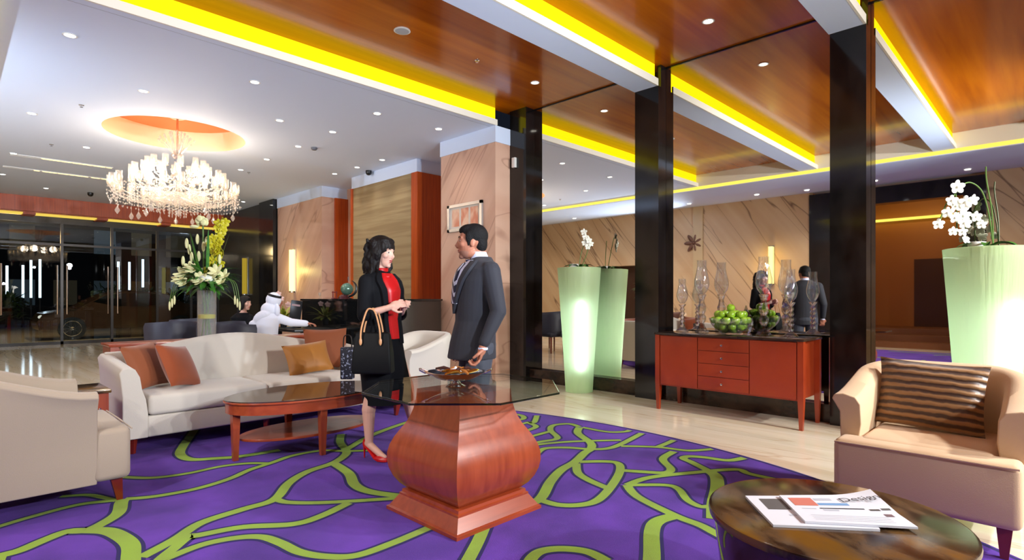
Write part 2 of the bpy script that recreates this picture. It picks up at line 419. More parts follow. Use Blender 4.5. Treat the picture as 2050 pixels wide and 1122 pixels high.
# stone wall blocks towards the entrance
def stone(name, x, y0, y1, m, lab, top=3.53):
    r = thing(name, None, None); r['kind'] = 'structure'; r['label'] = lab
    obj('stone_face', bx(x, 7.0, y0, y1, 0, top), m, r, False)
    obj('bulkhead', bx(x-.012, 7.0, y0-.012, y1+.012, top, ZC), white_ceil, r, False)
    return r
stone('wall_right_2', 5.70, 5.965, 7.25, marble_pink, 'pale pink veined stone wall behind the man')
struct('wall_right_3', bx(6.62, 6.8, 7.25, 11.96, 0, ZC), marble_pink)
r = stone('wall_right_4', 6.05, 8.4, 10.7, slat_m, 'beige ribbed wall panel behind the woman')
obj('wood_return', bx(6.03, 7.0, 8.36, 8.55, 0, 3.53), wood_orange, r, False)
obj('wood_edge', bx(6.03, 6.1, 10.66, 10.74, 0, 3.53), wood_orange, r, False)
stone('wall_right_5', 6.0, 11.96, 14.35, marble_pink, 'pink veined stone wall with the yellow light')
struct('wall_right_6', bx(5.9, 7, 14.4, 15.3, 0, ZC), black_marble, label='black marble column by the entrance')
struct('wall_right_7', bx(6.0, 7, 15.3, YG+.5, 0, ZC), mat('dark_panel', C3(52, 50, 44), .15), label='dark glossy wall panel beside the entrance')
# wall C wood strip
struct('trim_14', bx(6.3, 6.62, 11.9, 11.955, 0, 3.53), wood_orange)
# entrance
struct('trim_15', bx(-6, 6.2, 18.3, 18.42, 3.40, ZC), wood_orange, label='long orange wood beam above the glass entrance')
b = B()
for i in range(8):
    x = -6+i*1.5; box(b, x+.12, x+1.38, 18.5, 18.9, 3.36, 3.38)
struct('trim_16', b, emission('entrance_cove', (1, .72, .12, 1), .8), label='row of warm lit panels under the orange beam')
b = bx(-6, 6.1, 18.42, 19.1, 3.385, 3.5)
for i in range(9): box(b, -6.12+i*1.5, -5.88+i*1.5, 18.45, 18.95, 3.33, 3.385)
struct('trim_17', b, wood_orange)
def entrance():
    r = thing('window_1', None, None); r['kind'] = 'structure'; r['label'] = 'dark glass entrance front at the end of the hall'
    b = B()
    for x in (-6, -3.4, -1.6, .9, 2.2, 3.3, 4.4, 5.3, 5.95): box(b, x-.03, x+.03, YG-.03, YG+.03, 0, 3.33)
    box(b, -6, 6, YG-.04, YG+.04, 3.2, 3.36); box(b, -6, 6, YG-.03, YG+.03, 0, .08); box(b, -6, 6, YG-.02, YG+.02, 2.62, 2.68)
    obj('window_frame', b, mat('bronze_frame', C3(46, 42, 40), .3, .6), r, False)
    obj('pane', bx(-6, 6, YG-.008, YG+.008, .08, 3.2), glass_ent, r, False)
    b = B()
    for x in (.8, 1.0, 2.1, 2.3, 3.2, 3.42): tube(b, [(x, YG-.1, .8), (x, YG-.1, 2.1)], .022)
    obj('door_pull', b, chrome, r)
entrance()
# far-side wall (in reflection)
def far_wall():
    r = thing('wall_left', None, None); r['kind'] = 'structure'; r['label'] = 'tan veined stone wall seen in the mirrors'
    b = bx(XO-.3, XO, -4, 1.19, 0, 4.0); box(b, XO-.3, XO, 4.71, 9.4, 0, 4.0); box(b, XO-.3, XO, 11.2, 15, 0, 4.0); box(b, XO-.3, XO, 9.4, 11.2, 2.3, 4.0); box(b, XO-.3, XO, 15, 19.2, 0, 4)
    obj('stone_face', b, marble_tan, r, False)
    b = bx(XO-.32, XO+.02, 1.19, 1.58, 0, 3.9); box(b, XO-.32, XO+.02, 3.9, 4.71, 0, 3.9); box(b, XO-.32, XO+.02, 1.58, 3.9, 3.5, 3.9)
    obj('portal_frame', b, black_marble, r, False)
    obj('pilaster_strip', bx(XO, XO+.04, 7.6, 7.9, 0, 4.0), mat('plain_tan_stone', C3(198, 170, 128), .3), r, False)
    b = bx(XO-1.2, XO-.3, 9.4, 11.2, 0, 2.4); obj('door_recess', b, mat('dark_wood_recess', C3(60, 34, 20), .4), r, False)
far_wall()
struct('wall_left_2', bx(XO-3.3, XO-3.1, .5, 5.2, 0, 4), mat('amber_wall', C3(176, 112, 56), .5), label='amber wall of the room beyond the black portal')
struct('wall_left_3', bx(XO-3.1, XO-.32, 4.72, 4.9, 0, 4), MATS['amber_wall']); struct('wall_left_4', bx(XO-3.1, XO-.32, .9, 1.1, 0, 4), MATS['amber_wall'])
struct('ceiling', bx(XO-3.3, XO-.32, .5, 5.2, 4, 4.1), white_ceil, label='ceiling of the room beyond the black portal')
struct('door_1', bx(XO-3.1, XO-3.03, 2.15, 2.95, .45, 2.3), mat('dark_door', C3(72, 34, 20), .4), label='dark wood door beyond the black portal')
b = B()
for i in range(3): box(b, XO-3.1, XO-.7-.4*i, 1.1, 4.72, .15*i+.001*i, .15*(i+1))
struct('floor_2', b, mat('brown_step', C3(112, 66, 36), .4), label='brown steps inside the black portal')
b = bx(XO-3.0, XO-2.8, 1.3, 4.5, 3.4, 3.45)
struct('trim_18', b, warm_cove, label='amber cove light in the room beyond the portal')
light('portal_light', 'SPOT', (XO-.6, 2.6, 3.9), 90, (1, .66, .3), (XO-3, 2.9, 1.4), .04, cone=130)

# ------------------------------------------------------------------ carpet
def carpet():
    r = thing('round_carpet', 'large round purple carpet with green winding lines on the pale stone floor', 'carpet', (-.2, 3.0, 0))
    RC = 4.68; th = .012
    b = B(); ring = [(RC*math.cos(2*PI*i/160), RC*math.sin(2*PI*i/160)) for i in range(160)]; xl = XO+.25+.2
    prism(b, [(max(x, xl), y) for x, y in ring if x > xl-.2], 'z', 0, th)
    obj('pile', b, carpet_p, r, False)
    b = B(); rg = [[b.verts.new((q*math.cos(a), q*math.sin(a), th+.0004)) for q in (RC-.035, RC-.01)] for a in [-2.2+4.4*k/100 for k in range(101)]]
    for u, v in zip(rg, rg[1:]): b.faces.new((u[0], u[1], v[1], v[0]))
    obj('border', b, carpet_b, r, False)
    paths = [
        (.045, [(-40, 1073), (0, 1059), (81, 1035), (161, 1015), (229, 1007)]),
        (.04, [(121, 999), (175, 996), (210, 1002), (234, 1008)]),
        (.07, [(-40, 1132), (0, 1119), (40, 1108), (94, 1085), (135, 1070), (175, 1067), (210, 1051), (237, 1032), (243, 1011), (250, 1004)]),
        (.08, [(175, 1067), (215, 1069), (242, 1080), (261, 1097), (262, 1122), (258, 1170)]),
        (.045, [(200, 955), (253, 960), (309, 961), (377, 952), (443, 938), (495, 932), (535, 932)]),
        (.05, [(250, 1004), (309, 999), (390, 984), (457, 964), (500, 945), (543, 931), (587, 916), (644, 906), (693, 907), (760, 905)]),
        (.07, [(392, 855), (387, 868), (366, 898), (361, 914), (382, 924), (430, 922), (480, 918), (560, 905)]),
        (.065, [(283, 1122), (350, 1086), (404, 1052), (486, 1025), (549, 1005), (578, 972), (615, 949), (667, 931), (690, 916), (693, 906), (681, 889), (683, 873)]),
        (.06, [(690, 906), (742, 876), (802, 853), (840, 842)]),
        (.07, [(667, 931), (698, 952), (710, 975), (739, 989), (802, 998), (850, 1000)]),
        (.05, [(552, 1004), (578, 1011), (658, 1011), (802, 1002)]),
        (.06, [(698, 1012), (644, 1038), (587, 1055), (486, 1061), (400, 1077), (377, 1081), (347, 1105), (318, 1130), (300, 1160)]),
        (.055, [(330, 1126), (404, 1097), (472, 1083), (523, 1081), (561, 1093), (601, 1112), (658, 1121), (716, 1118), (787, 1093), (853, 1065), (900, 1045)]),
        (.065, [(970, 1060), (962, 1079), (952, 1100), (925, 1150)]),
        (.06, [(1050, 1150), (1066, 1122), (1087, 1109), (1127, 1105), (1176, 1111), (1215, 1130)]),
        (.07, [(1040, 1020), (1081, 1004), (1102, 969), (1124, 945), (1151, 929), (1170, 911), (1183, 902), (1182, 890), (1157, 871), (1160, 859)]),
        (.06, [(1081, 1006), (1118, 1016), (1163, 1016), (1197, 1006), (1224, 978), (1241, 948), (1237, 932), (1209, 928), (1160, 929)]),
        (.06, [(1154, 932), (1157, 951), (1179, 966), (1218, 983)]),
        (.06, [(1243, 946), (1285, 949), (1331, 951), (1343, 943), (1327, 923), (1349, 908)]),
        (.055, [(1060, 920), (1072, 914), (1090, 902), (1133, 900), (1179, 903), (1215, 902), (1243, 893), (1285, 871)]),
        (.05, [(1040, 899), (1102, 891), (1163, 887), (1243, 885)]),
        (.05, [(1243, 897), (1316, 899), (1377, 906), (1426, 903)]), (.05, [(1316, 899), (1334, 892), (1349, 885)]),
        (.055, [(1160, 858), (1139, 852), (1108, 855), (1102, 865), (1116, 881), (1084, 888), (1040, 897)]),
        (.05, [(1102, 867), (1050, 881), (1020, 888)]), (.05, [(1166, 859), (1215, 868), (1249, 868), (1261, 865)]),
        (.055, [(1000, 829), (1017, 830), (1044, 835), (1047, 842), (1023, 846), (990, 848)]),
        (.055, [(1075, 835), (1069, 849), (1057, 849), (1073, 858), (1038, 870), (1000, 876)]), (.05, [(1057, 849), (1026, 856), (990, 862)]),
        (.055, [(1255, 976), (1304, 960), (1406, 949), (1452, 945), (1481, 945), (1500, 953), (1554, 965), (1640, 985)]),
        (.05, [(1255, 976), (1331, 976), (1358, 984), (1376, 1006), (1401, 1019), (1422, 1019)]),
        (.06, [(1255, 976), (1277, 1000), (1352, 1038), (1401, 1057), (1433, 1074), (1500, 1110)]),
        (.08, [(1352, 1038), (1317, 1049), (1305, 1070), (1305, 1122), (1300, 1180)]),
        (.085, [(1422, 949), (1434, 960), (1436, 981), (1430, 1014), (1430, 1045)]),
        (.06, [(1422, 949), (1385, 930), (1368, 922), (1379, 918), (1411, 920), (1457, 926), (1490, 921)]),
        (.05, [(1441, 1006), (1479, 1000), (1540, 1000)]),
    ]
    def ribbon(bm, pts, w_, z):
        n = len(pts); prev = None
        for i, p in enumerate(pts):
            t = (pts[min(i+1, n-1)]-pts[max(i-1, 0)]).normalized(); s = Vector((-t.y, t.x, 0))*w_/2
            a = bm.verts.new((p.x+s.x, p.y+s.y, z)); c = bm.verts.new((p.x-s.x, p.y-s.y, z))
            if prev: bm.faces.new((prev[0], a, c, prev[1]))
            prev = (a, c)
    g = B(); k = B(); off = Vector((.2, -3.0, 0))
    def lines():
        for w_, px in paths:
            yield w_, catmull([WZ(x, y)+off for x, y in px], 6)
        q = random.Random(3)                       # the rest of the field, seen only in the mirrors
        for i in range(16):
            a = q.uniform(2.2, 4.4) if i % 2 else q.uniform(3.4, 5.6); rr = q.uniform(1.2, 3.8)
            p = Vector((max(-2.6, rr*math.cos(a)), rr*math.sin(a), 0)); h = q.uniform(0, 2*PI); pts = [p.copy()]
            for _ in range(5):
                h += q.uniform(-.9, .9); p = p+Vector((math.cos(h), math.sin(h), 0))*.45
                if p.length < 4.4 and p.x > -2.7: pts.append(p.copy())
            if len(pts) > 2: yield .065, catmull(pts, 6)
    z = 0
    for w_, pts in lines():
        z += 1e-5
        ribbon(g, pts, w_, th+.0016+z); ribbon(k, pts, w_+.036, th+.0008+z*.5)
    obj('green_lines', g, carpet_g, r, False); obj('line_outlines', k, carpet_b, r, False)
carpet()

# ------------------------------------------------------------------ pedestal table
def pedestal():
    c = Vector((2.10, 2.46, .0125))
    r = thing('pedestal_table', 'square bulging cherry wood pedestal table with octagonal glass top on the purple carpet', 'table', c)
    def sqloft(prof, m, name, par):
        b = B(); rings = []
        for h, z in prof:
            rings.append([b.verts.new((sx*h, sy*h, z)) for sx, sy in ((-1, -1), (1, -1), (1, 1), (-1, 1))])
        for p, q in zip(rings, rings[1:]):
            for i in range(4): b.faces.new((p[i], p[(i+1) % 4], q[(i+1) % 4], q[i]))
        b.faces.new(rings[0]); b.faces.new(rings[-1])
        o = obj(name, b, m, par, True); 
        o.data.set_sharp_from_angle(angle=math.radians(30)); return o
    sqloft([(.315, 0), (.315, .018), (.302, .024), (.262, .085), (.262, .095), (.252, .10), (.25, .115), (.235, .118)], wood_redx, 'plinth', r)
    prof = [(.215, .112), (.235, .125), (.262, .15), (.288, .19), (.305, .235), (.313, .28), (.312, .325), (.302, .37), (.283, .415), (.26, .455), (.238, .49), (.22, .53), (.207, .57), (.198, .61), (.193, .65), (.191, .69)]
    sqloft(prof, wood_red, 'pedestal_body', r)
    b = B(); n = 8; R = .575; pts = [(R*math.cos(PI/8+PI/4*i+ .0), R*math.sin(PI/8+PI/4*i)) for i in range(8)]
    prism(b, pts, 'z', .691, .705)
    for f in b.faces:
        if len(f.verts) == 4: f.material_index = 1
    obj('glass_top', b, [glass_top, glass_edge], r, False, bevel=.004)
pedestal()
TT = .7175   # glass top surface
def bowl():
    p = WZ(912, 774, TT); p.z = TT+.0005
    r = thing('metal_bowl', 'shiny silver footed bowl on the octagonal glass table', 'bowl', p, -ANG)
    b = B(); lathe(b, [(.055, 0), (.06, .004), (.03, .018), (.025, .03), (.09, .042), (.14, .062), (.172, .082), (.18, .085), (.17, .079), (.13, .062), (.07, .052), (.001, .05)], 40, cap=False, sy=.85)
    obj('dish', b, chrome, r)
    for s in (-1, 1):
        b = B(); tube(b, [(s*.165, -.04, .08), (s*.20, -.03, .095), (s*.205, 0, .1), (s*.20, .03, .095), (s*.165, .04, .08)], .005, 6)
        obj('handle', b, chrome, r)
    q = random.Random(5)
    for i in range(9):
        a = q.uniform(0, 2*PI); rr = q.uniform(.03, .11)
        b = B(); tube(b, [(-.045, 0, 0), (-.01, .004, .006), (.045, 0, 0)], [.006, .011, .005], 7)
        o = obj('wrapped_sweet', b, [brass, mat('amber_wrap', C3(176, 110, 50), .3), mat('dark_wrap', C3(60, 30, 26), .4)][i % 3], None, True, Vector(p)+Vector((rr*math.cos(a), rr*.8*math.sin(a), .088+.004*(i % 3))), (0, q.uniform(-.2, .2), q.uniform(0, 3)))
        tag(o, 'thin wrapped sweet lying among others in the silver bowl', 'sweet', 'wrapped sweets in the silver bowl')
    b = B(); lathe(b, [(.02, 0), (.034, .008), (.036, .022), (.03, .034), (.008, .04), (.006, .048), (.001, .05)], 20, cap=False)
    tag(obj('porcelain_pot', b, mat('white_porcelain', C3(235, 235, 238), .15), None, True, p+Vector((-.0, -.0, .064))), 'small white porcelain pot in the silver bowl', 'pot')
bowl()

# ------------------------------------------------------------------ armchairs
def armchair(label, x, y, rz, fabric, back_h=.82, group='cream tub armchairs', cushion=None):
    r = thing('armchair', label, 'armchair', (x, y, .0135), rz, group)
    # shell : U-shaped plan from left arm front round the back to the right arm front
    W = .385; path = []
    xf = .26; xb = -.42; R = .26
    for k in range(5): path.append((xf-(xf-(xb+R))*k/5, W, 0, 1))
    for k in range(9):
        a = PI/2+k/8*PI/2; path.append((xb+R+R*math.cos(a), W-R+R*math.sin(a), math.cos(a), math.sin(a)))
    for k in range(1, 6): path.append((xb, (W-R)*(1-k/3), -1, 0)) if k < 6 and (W-R)*(1-k/3) > -(W-R) else None
    for k in range(9):
        a = PI+k/8*PI/2; path.append((xb+R+R*math.cos(a), -(W-R)+R*math.sin(a), math.cos(a), math.sin(a)))
    for k in range(1, 6): path.append((xb+R+(xf-xb-R)*k/5, -W, 0, -1))
    b = B(); rings = []; n = len(path)
    for i, (px, py, nx, ny) in enumerate(path):
        t = (px-xb)/(xf-xb); s = max(0, min(1, t)); sm = s*s*(3-2*s)
        h = back_h+(.665-back_h)*sm
        fl = .035*sm
        sec = [(-.015, .13), (.0, .30), (.008, h-.10), (.012+fl, h-.03), (.0+fl, h-.005), (-.03+fl*.6, h+.004), (-.07, h-.012), (-.095, h-.05), (-.10, h-.16), (-.085, .40), (-.08, .33), (-.08, .13)]
        rings.append([b.verts.new((px+nx*o, py+ny*o, z)) for o, z in sec])
    for p, q in zip(rings, rings[1:]):
        m = len(p)
        for i in range(m): b.faces.new((p[i], p[(i+1) % m], q[(i+1) % m], q[i]))
    b.faces.new(rings[0]); b.faces.new(rings[-1])
    obj('shell', b, fabric, r, True, bevel=.006)
    b = B(); rbox(b, -.34, .41, -.30, .30, .15, .30, .02); t = B()
    rbox(b, .24, .425, -.385, .385, .14, .445, .035, 4); rbox(b, -.33, .34, -.297, .297, .28, .452, .05, 4)
    obj('seat', b, fabric, r)
    b = B(); e = [(p[3]).co.copy() if False else p for p in []]
    pts = [Vector((.428, -.375, .43)), Vector((.43, 0, .432)), Vector((.428, .375, .43))]
    tube(b, pts, .005, 6); obj('piping', b, fabric, r)
    for sx in (.36, -.34):
        for sy in (.32, -.30):
            b = B(); d = .02 if sx > 0 else -.02
            q = [(sx-.03, sy-.03), (sx+.03, sy-.03), (sx+.03, sy+.03), (sx-.03, sy+.03)]
            v = [b.verts.new((x_, y_, .145)) for x_, y_ in q]+[b.verts.new((sx+(x_-sx)*.5+d, sy+(y_-sy)*.5, 0)) for x_, y_ in q]
            for f in ((0, 1, 2, 3), (7, 6, 5, 4), (0, 4, 5, 1), (1, 5, 6, 2), (2, 6, 7, 3), (3, 7, 4, 0)): b.faces.new([v[i] for i in f])
            obj('leg', b, wood_leg, r, False)
    return r
armchair('tan tub armchair at the right with a striped brown cushion, behind the round marble table', 3.835, .517, PI, tan_f)
armchair('beige armchair at the left edge seen from its side, in front of the sofa', .36, 4.345, 0, beige_f)
armchair('cream armchair between the woman and the man, right of the sofa', 3.66, 5.24, PI, cream_f)
def stripe_mat():
    m = mat('striped_cushion', C3(70, 42, 20), .4, sheen=.4); nt = m.node_tree; n = nt.nodes; L = nt.links
    tc = n.new('ShaderNodeTexCoord'); wv = n.new('ShaderNodeTexWave'); wv.bands_direction = 'Z'; wv.inputs['Scale'].default_value = 7.5; wv.inputs['Distortion'].default_value = 1.5; wv.inputs['Detail Scale'].default_value = 2.0
    L.new(tc.outputs['Object'], wv.inputs[0]); cr = n.new('ShaderNodeValToRGB'); e = cr.color_ramp.elements
    e[0].position = .25; e[0].color = C3(60, 34, 16); e[1].position = .75; e[1].color = C3(148, 108, 64); L.new(wv.outputs[0], cr.inputs[0]); L.new(cr.outputs[0], n['Principled BSDF'].inputs['Base Color'])
    bp = n.new('ShaderNodeBump'); bp.inputs['Strength'].default_value = .6; bp.inputs['Distance'].default_value = .01; L.new(wv.outputs[0], bp.inputs['Height']); L.new(bp.outputs[0], n['Principled BSDF'].inputs['Normal'])
    return m
stripe = stripe_mat()
def put_pillow(name, label, m, x, y, z, yaw, tilt, w_=.44, h_=.42, t_=.14, roll=0, cat='cushion', group=None):
    o = obj(name, pillow(w_, h_, t_), m, None, True)
    o.matrix_world = Matrix.Translation((x, y, z)) @ Matrix.Rotation(yaw, 4, 'Z') @ Matrix.Rotation(tilt, 4, 'X') @ Matrix.Rotation(roll, 4, 'Y')
    return tag(o, label, cat, group)
put_pillow('cushion', 'brown and gold striped cushion standing in the tan tub armchair', stripe, 3.93, .56, .470, -PI/2, -.28, .52, .40, .15, .04)
# ------------------------------------------------------------------ sofa
def sofa():
    r = thing('sofa', 'long cream camelback sofa with orange cushions behind the oval coffee table', 'sofa', (2.14, 5.5, .0135))
    X0, X1, Y0, Y1 = .95-2.14, 3.15-2.14, 5.09-5.5, 5.95-5.5
    for nm, xa, xb, s in (('arm', X0, X0+.17, 1), ('arm', X1-.17, X1, -1)):
        b = B(); rings = []
        N = 10
        for j in range(N+1):
            t = j/N; y = Y0+(Y1-Y0)*t; h = .675+.06*t**1.2
            out = .0
            xo = xa if s > 0 else xb
            sec = [(0, .12), (0, .45), (-.012, h-.10), (-.02, h-.04), (.0, h-.008), (.04, h), (.085, h-.02), (.115, h-.08), (.13, h-.18), (.155, .42), (.17, .30), (.17, .12)]
            rings.append([b.verts.new((xo+s*u, y, z)) for u, z in sec])
        for p, q in zip(rings, rings[1:]):
            for i in range(len(p)): b.faces.new((p[i], p[(i+1) % len(p)], q[(i+1) % len(p)], q[i]))
        b.faces.new(rings[0]); b.faces.new(rings[-1])
        obj(nm, b, cream_f, r, True, bevel=.008)
    # camel back
    b = B(); N = 28; rings = []
    for j in range(N+1):
        t = j/N; x = X0+.02+(X1-X0-.04)*t; h = .735+.125*max(0, math.sin(PI*min(1, max(0, (t-.02)/.93))))**1.9
        y1 = Y1+.01; sec = [(y1-.02, .14), (y1, .4), (y1-.005, h-.05), (y1-.03, h), (y1-.07, h+.008), (y1-.11, h-.01), (y1-.14, h-.06), (y1-.185, .45), (y1-.19, .14)]
        rings.append([b.verts.new((x, y, z)) for y, z in sec])
    for p, q in zip(rings, rings[1:]):
        for i in range(len(p)): b.faces.new((p[i], p[(i+1) % len(p)], q[(i+1) % len(p)], q[i]))
    b.faces.new(rings[0]); b.faces.new(rings[-1])
    obj('backrest', b, cream_f, r, True, bevel=.008)
    b = B(); rbox(b, X0+.165, X1-.165, Y0+.005, Y1-.15, .12, .285, .015); obj('frame', b, cream_f, r)
    m = (X0+X1)/2
    for a, c in ((X0+.17, m-.003), (m+.003, X1-.17)):
        b = B(); rbox(b, a, c, Y0-.01, Y1-.17, .288, .445, .035, 4); obj('seat_cushion', b, cream_f, r)
    for x in (X0+.08, m, X1-.08):
        for y in (Y0+.06, Y1-.08):
            b = B(); lathe(b, [(.018, 0), (.032, .125)], 4, (x, y, 0)); obj('leg', b, wood_leg, r, False)
sofa()
put_pillow('cushion', 'rust brown cushion leaning on the left arm of the sofa, behind the orange one', rust2_f, 1.27, 5.53, .465, .62, -.40, .40, .40, .12, -.05)
put_pillow('cushion', 'orange velvet cushion in front of the rust one at the left end of the sofa', rust_f, 1.47, 5.38, .465, .80, -.48, .42, .40, .14, .16)
put_pillow('cushion', 'reddish brown cushion at the right end of the sofa, behind the mustard one', rust2_f, 2.88, 5.62, .465, -.25, -.22, .46, .44, .13)
put_pillow('cushion', 'mustard cushion lying against the right part of the sofa back', must_f, 2.62, 5.42, .465, -.12, -.50, .46, .34, .13, -.10)
# ------------------------------------------------------------------ coffee table
def coffee_table():
    r = thing('coffee_table', 'oval cherry wood coffee table with glass top and lower shelf in front of the sofa', 'coffee table', (2.12, 4.42, .0135))
    a_, b_ = .665, .40; n = 48
    def ov(bm, a, c, z0, z1, mi=0):
        prism(bm, [(a*math.cos(2*PI*i/n), c*math.sin(2*PI*i/n)) for i in range(n)], 'z', z0, z1, mi)
    b = B()
    for i in range(n):
        a0, a1 = 2*PI*i/n, 2*PI*(i+1)/n; q = []
        for rr in (0, .03):
            for aa in (a0, a1): q.append(((a_-.015-rr)*math.cos(aa), (b_-.015-rr)*math.sin(aa)))
        v = [b.verts.new((x, y, z)) for z in (.35, .425) for x, y in q]
        for f in ((0, 1, 5, 4), (2, 6, 7, 3), (0, 2, 3, 1), (4, 5, 7, 6)): b.faces.new([v[k] for k in f])
    bmesh.ops.remove_doubles(b, verts=b.verts, dist=1e-5); obj('apron', b, wood_redx, r)
    b = B(); ov(b, a_, b_, .426, .442); obj('rim', b, wood_redx, r, bevel=.004)
    b = B(); ov(b, a_-.006, b_-.006, .4425, .450); obj('glass_top', b, mat('bronze_glass', C3(60, 44, 36), .03, spec=.9), r, False)
    b = B(); ov(b, .56, .29, .135, .155); obj('shelf', b, wood_redx, r, bevel=.004)
    for x, y in ((-.60, -.03), (-.07, -.345), (.56, .06), (-.04, .335), (.0, 0)):
        if x == 0: continue
        b = B(); v = [b.verts.new((x+sx*.028, y+sy*.028, .36)) for sx, sy in ((-1, -1), (1, -1), (1, 1), (-1, 1))]+[b.verts.new((x+sx*.018, y+sy*.018, 0)) for sx, sy in ((-1, -1), (1, -1), (1, 1), (-1, 1))]
        for f in ((0, 1, 2, 3), (7, 6, 5, 4), (0, 4, 5, 1), (1, 5, 6, 2), (2, 6, 7, 3), (3, 7, 4, 0)): b.faces.new([v[k] for k in f])
        obj('leg', b, wood_red, r, False)
coffee_table()
def box_table(name, label, cat, x0, x1, y0, y1, h, top_m, leg=.05, drawer=False, z0=.0135):
    r = thing(name, label, cat, ((x0+x1)/2, (y0+y1)/2, z0)); hx, hy = (x1-x0)/2, (y1-y0)/2
    b = B(); rbox(b, -hx, hx, -hy, hy, h-.025, h, .005, 2); obj('table_top', b, top_m, r)
    b = B(); box(b, -hx+.015, hx-.015, -hy+.015, hy-.015, h-.13, h-.0255); obj('apron', b, wood_red, r, False)
    for sx in (-1, 1):
        for sy in (-1, 1):
            b = B(); xx, yy = sx*(hx-.015-leg/2), sy*(hy-.015-leg/2); box(b, xx-leg/2, xx+leg/2, yy-leg/2, yy+leg/2, 0, h-.13); obj('leg', b, wood_red, r, False)
    b = B(); box(b, -hx+.03, hx-.03, -hy+.03, hy-.03, .16, .18); obj('shelf', b, wood_red, r, False)
    return r
box_table('end_table', 'square wooden end table with brown marble top between the beige armchair and the sofa', 'side table', .40, .85, 4.90, 5.35, .55, gold_marble, .045)
box_table('console_table', 'long cherry wood console table behind the sofa carrying the flower vase', 'console table', 1.04, 3.15, 6.12, 6.50, .79, wood_redx, .06)
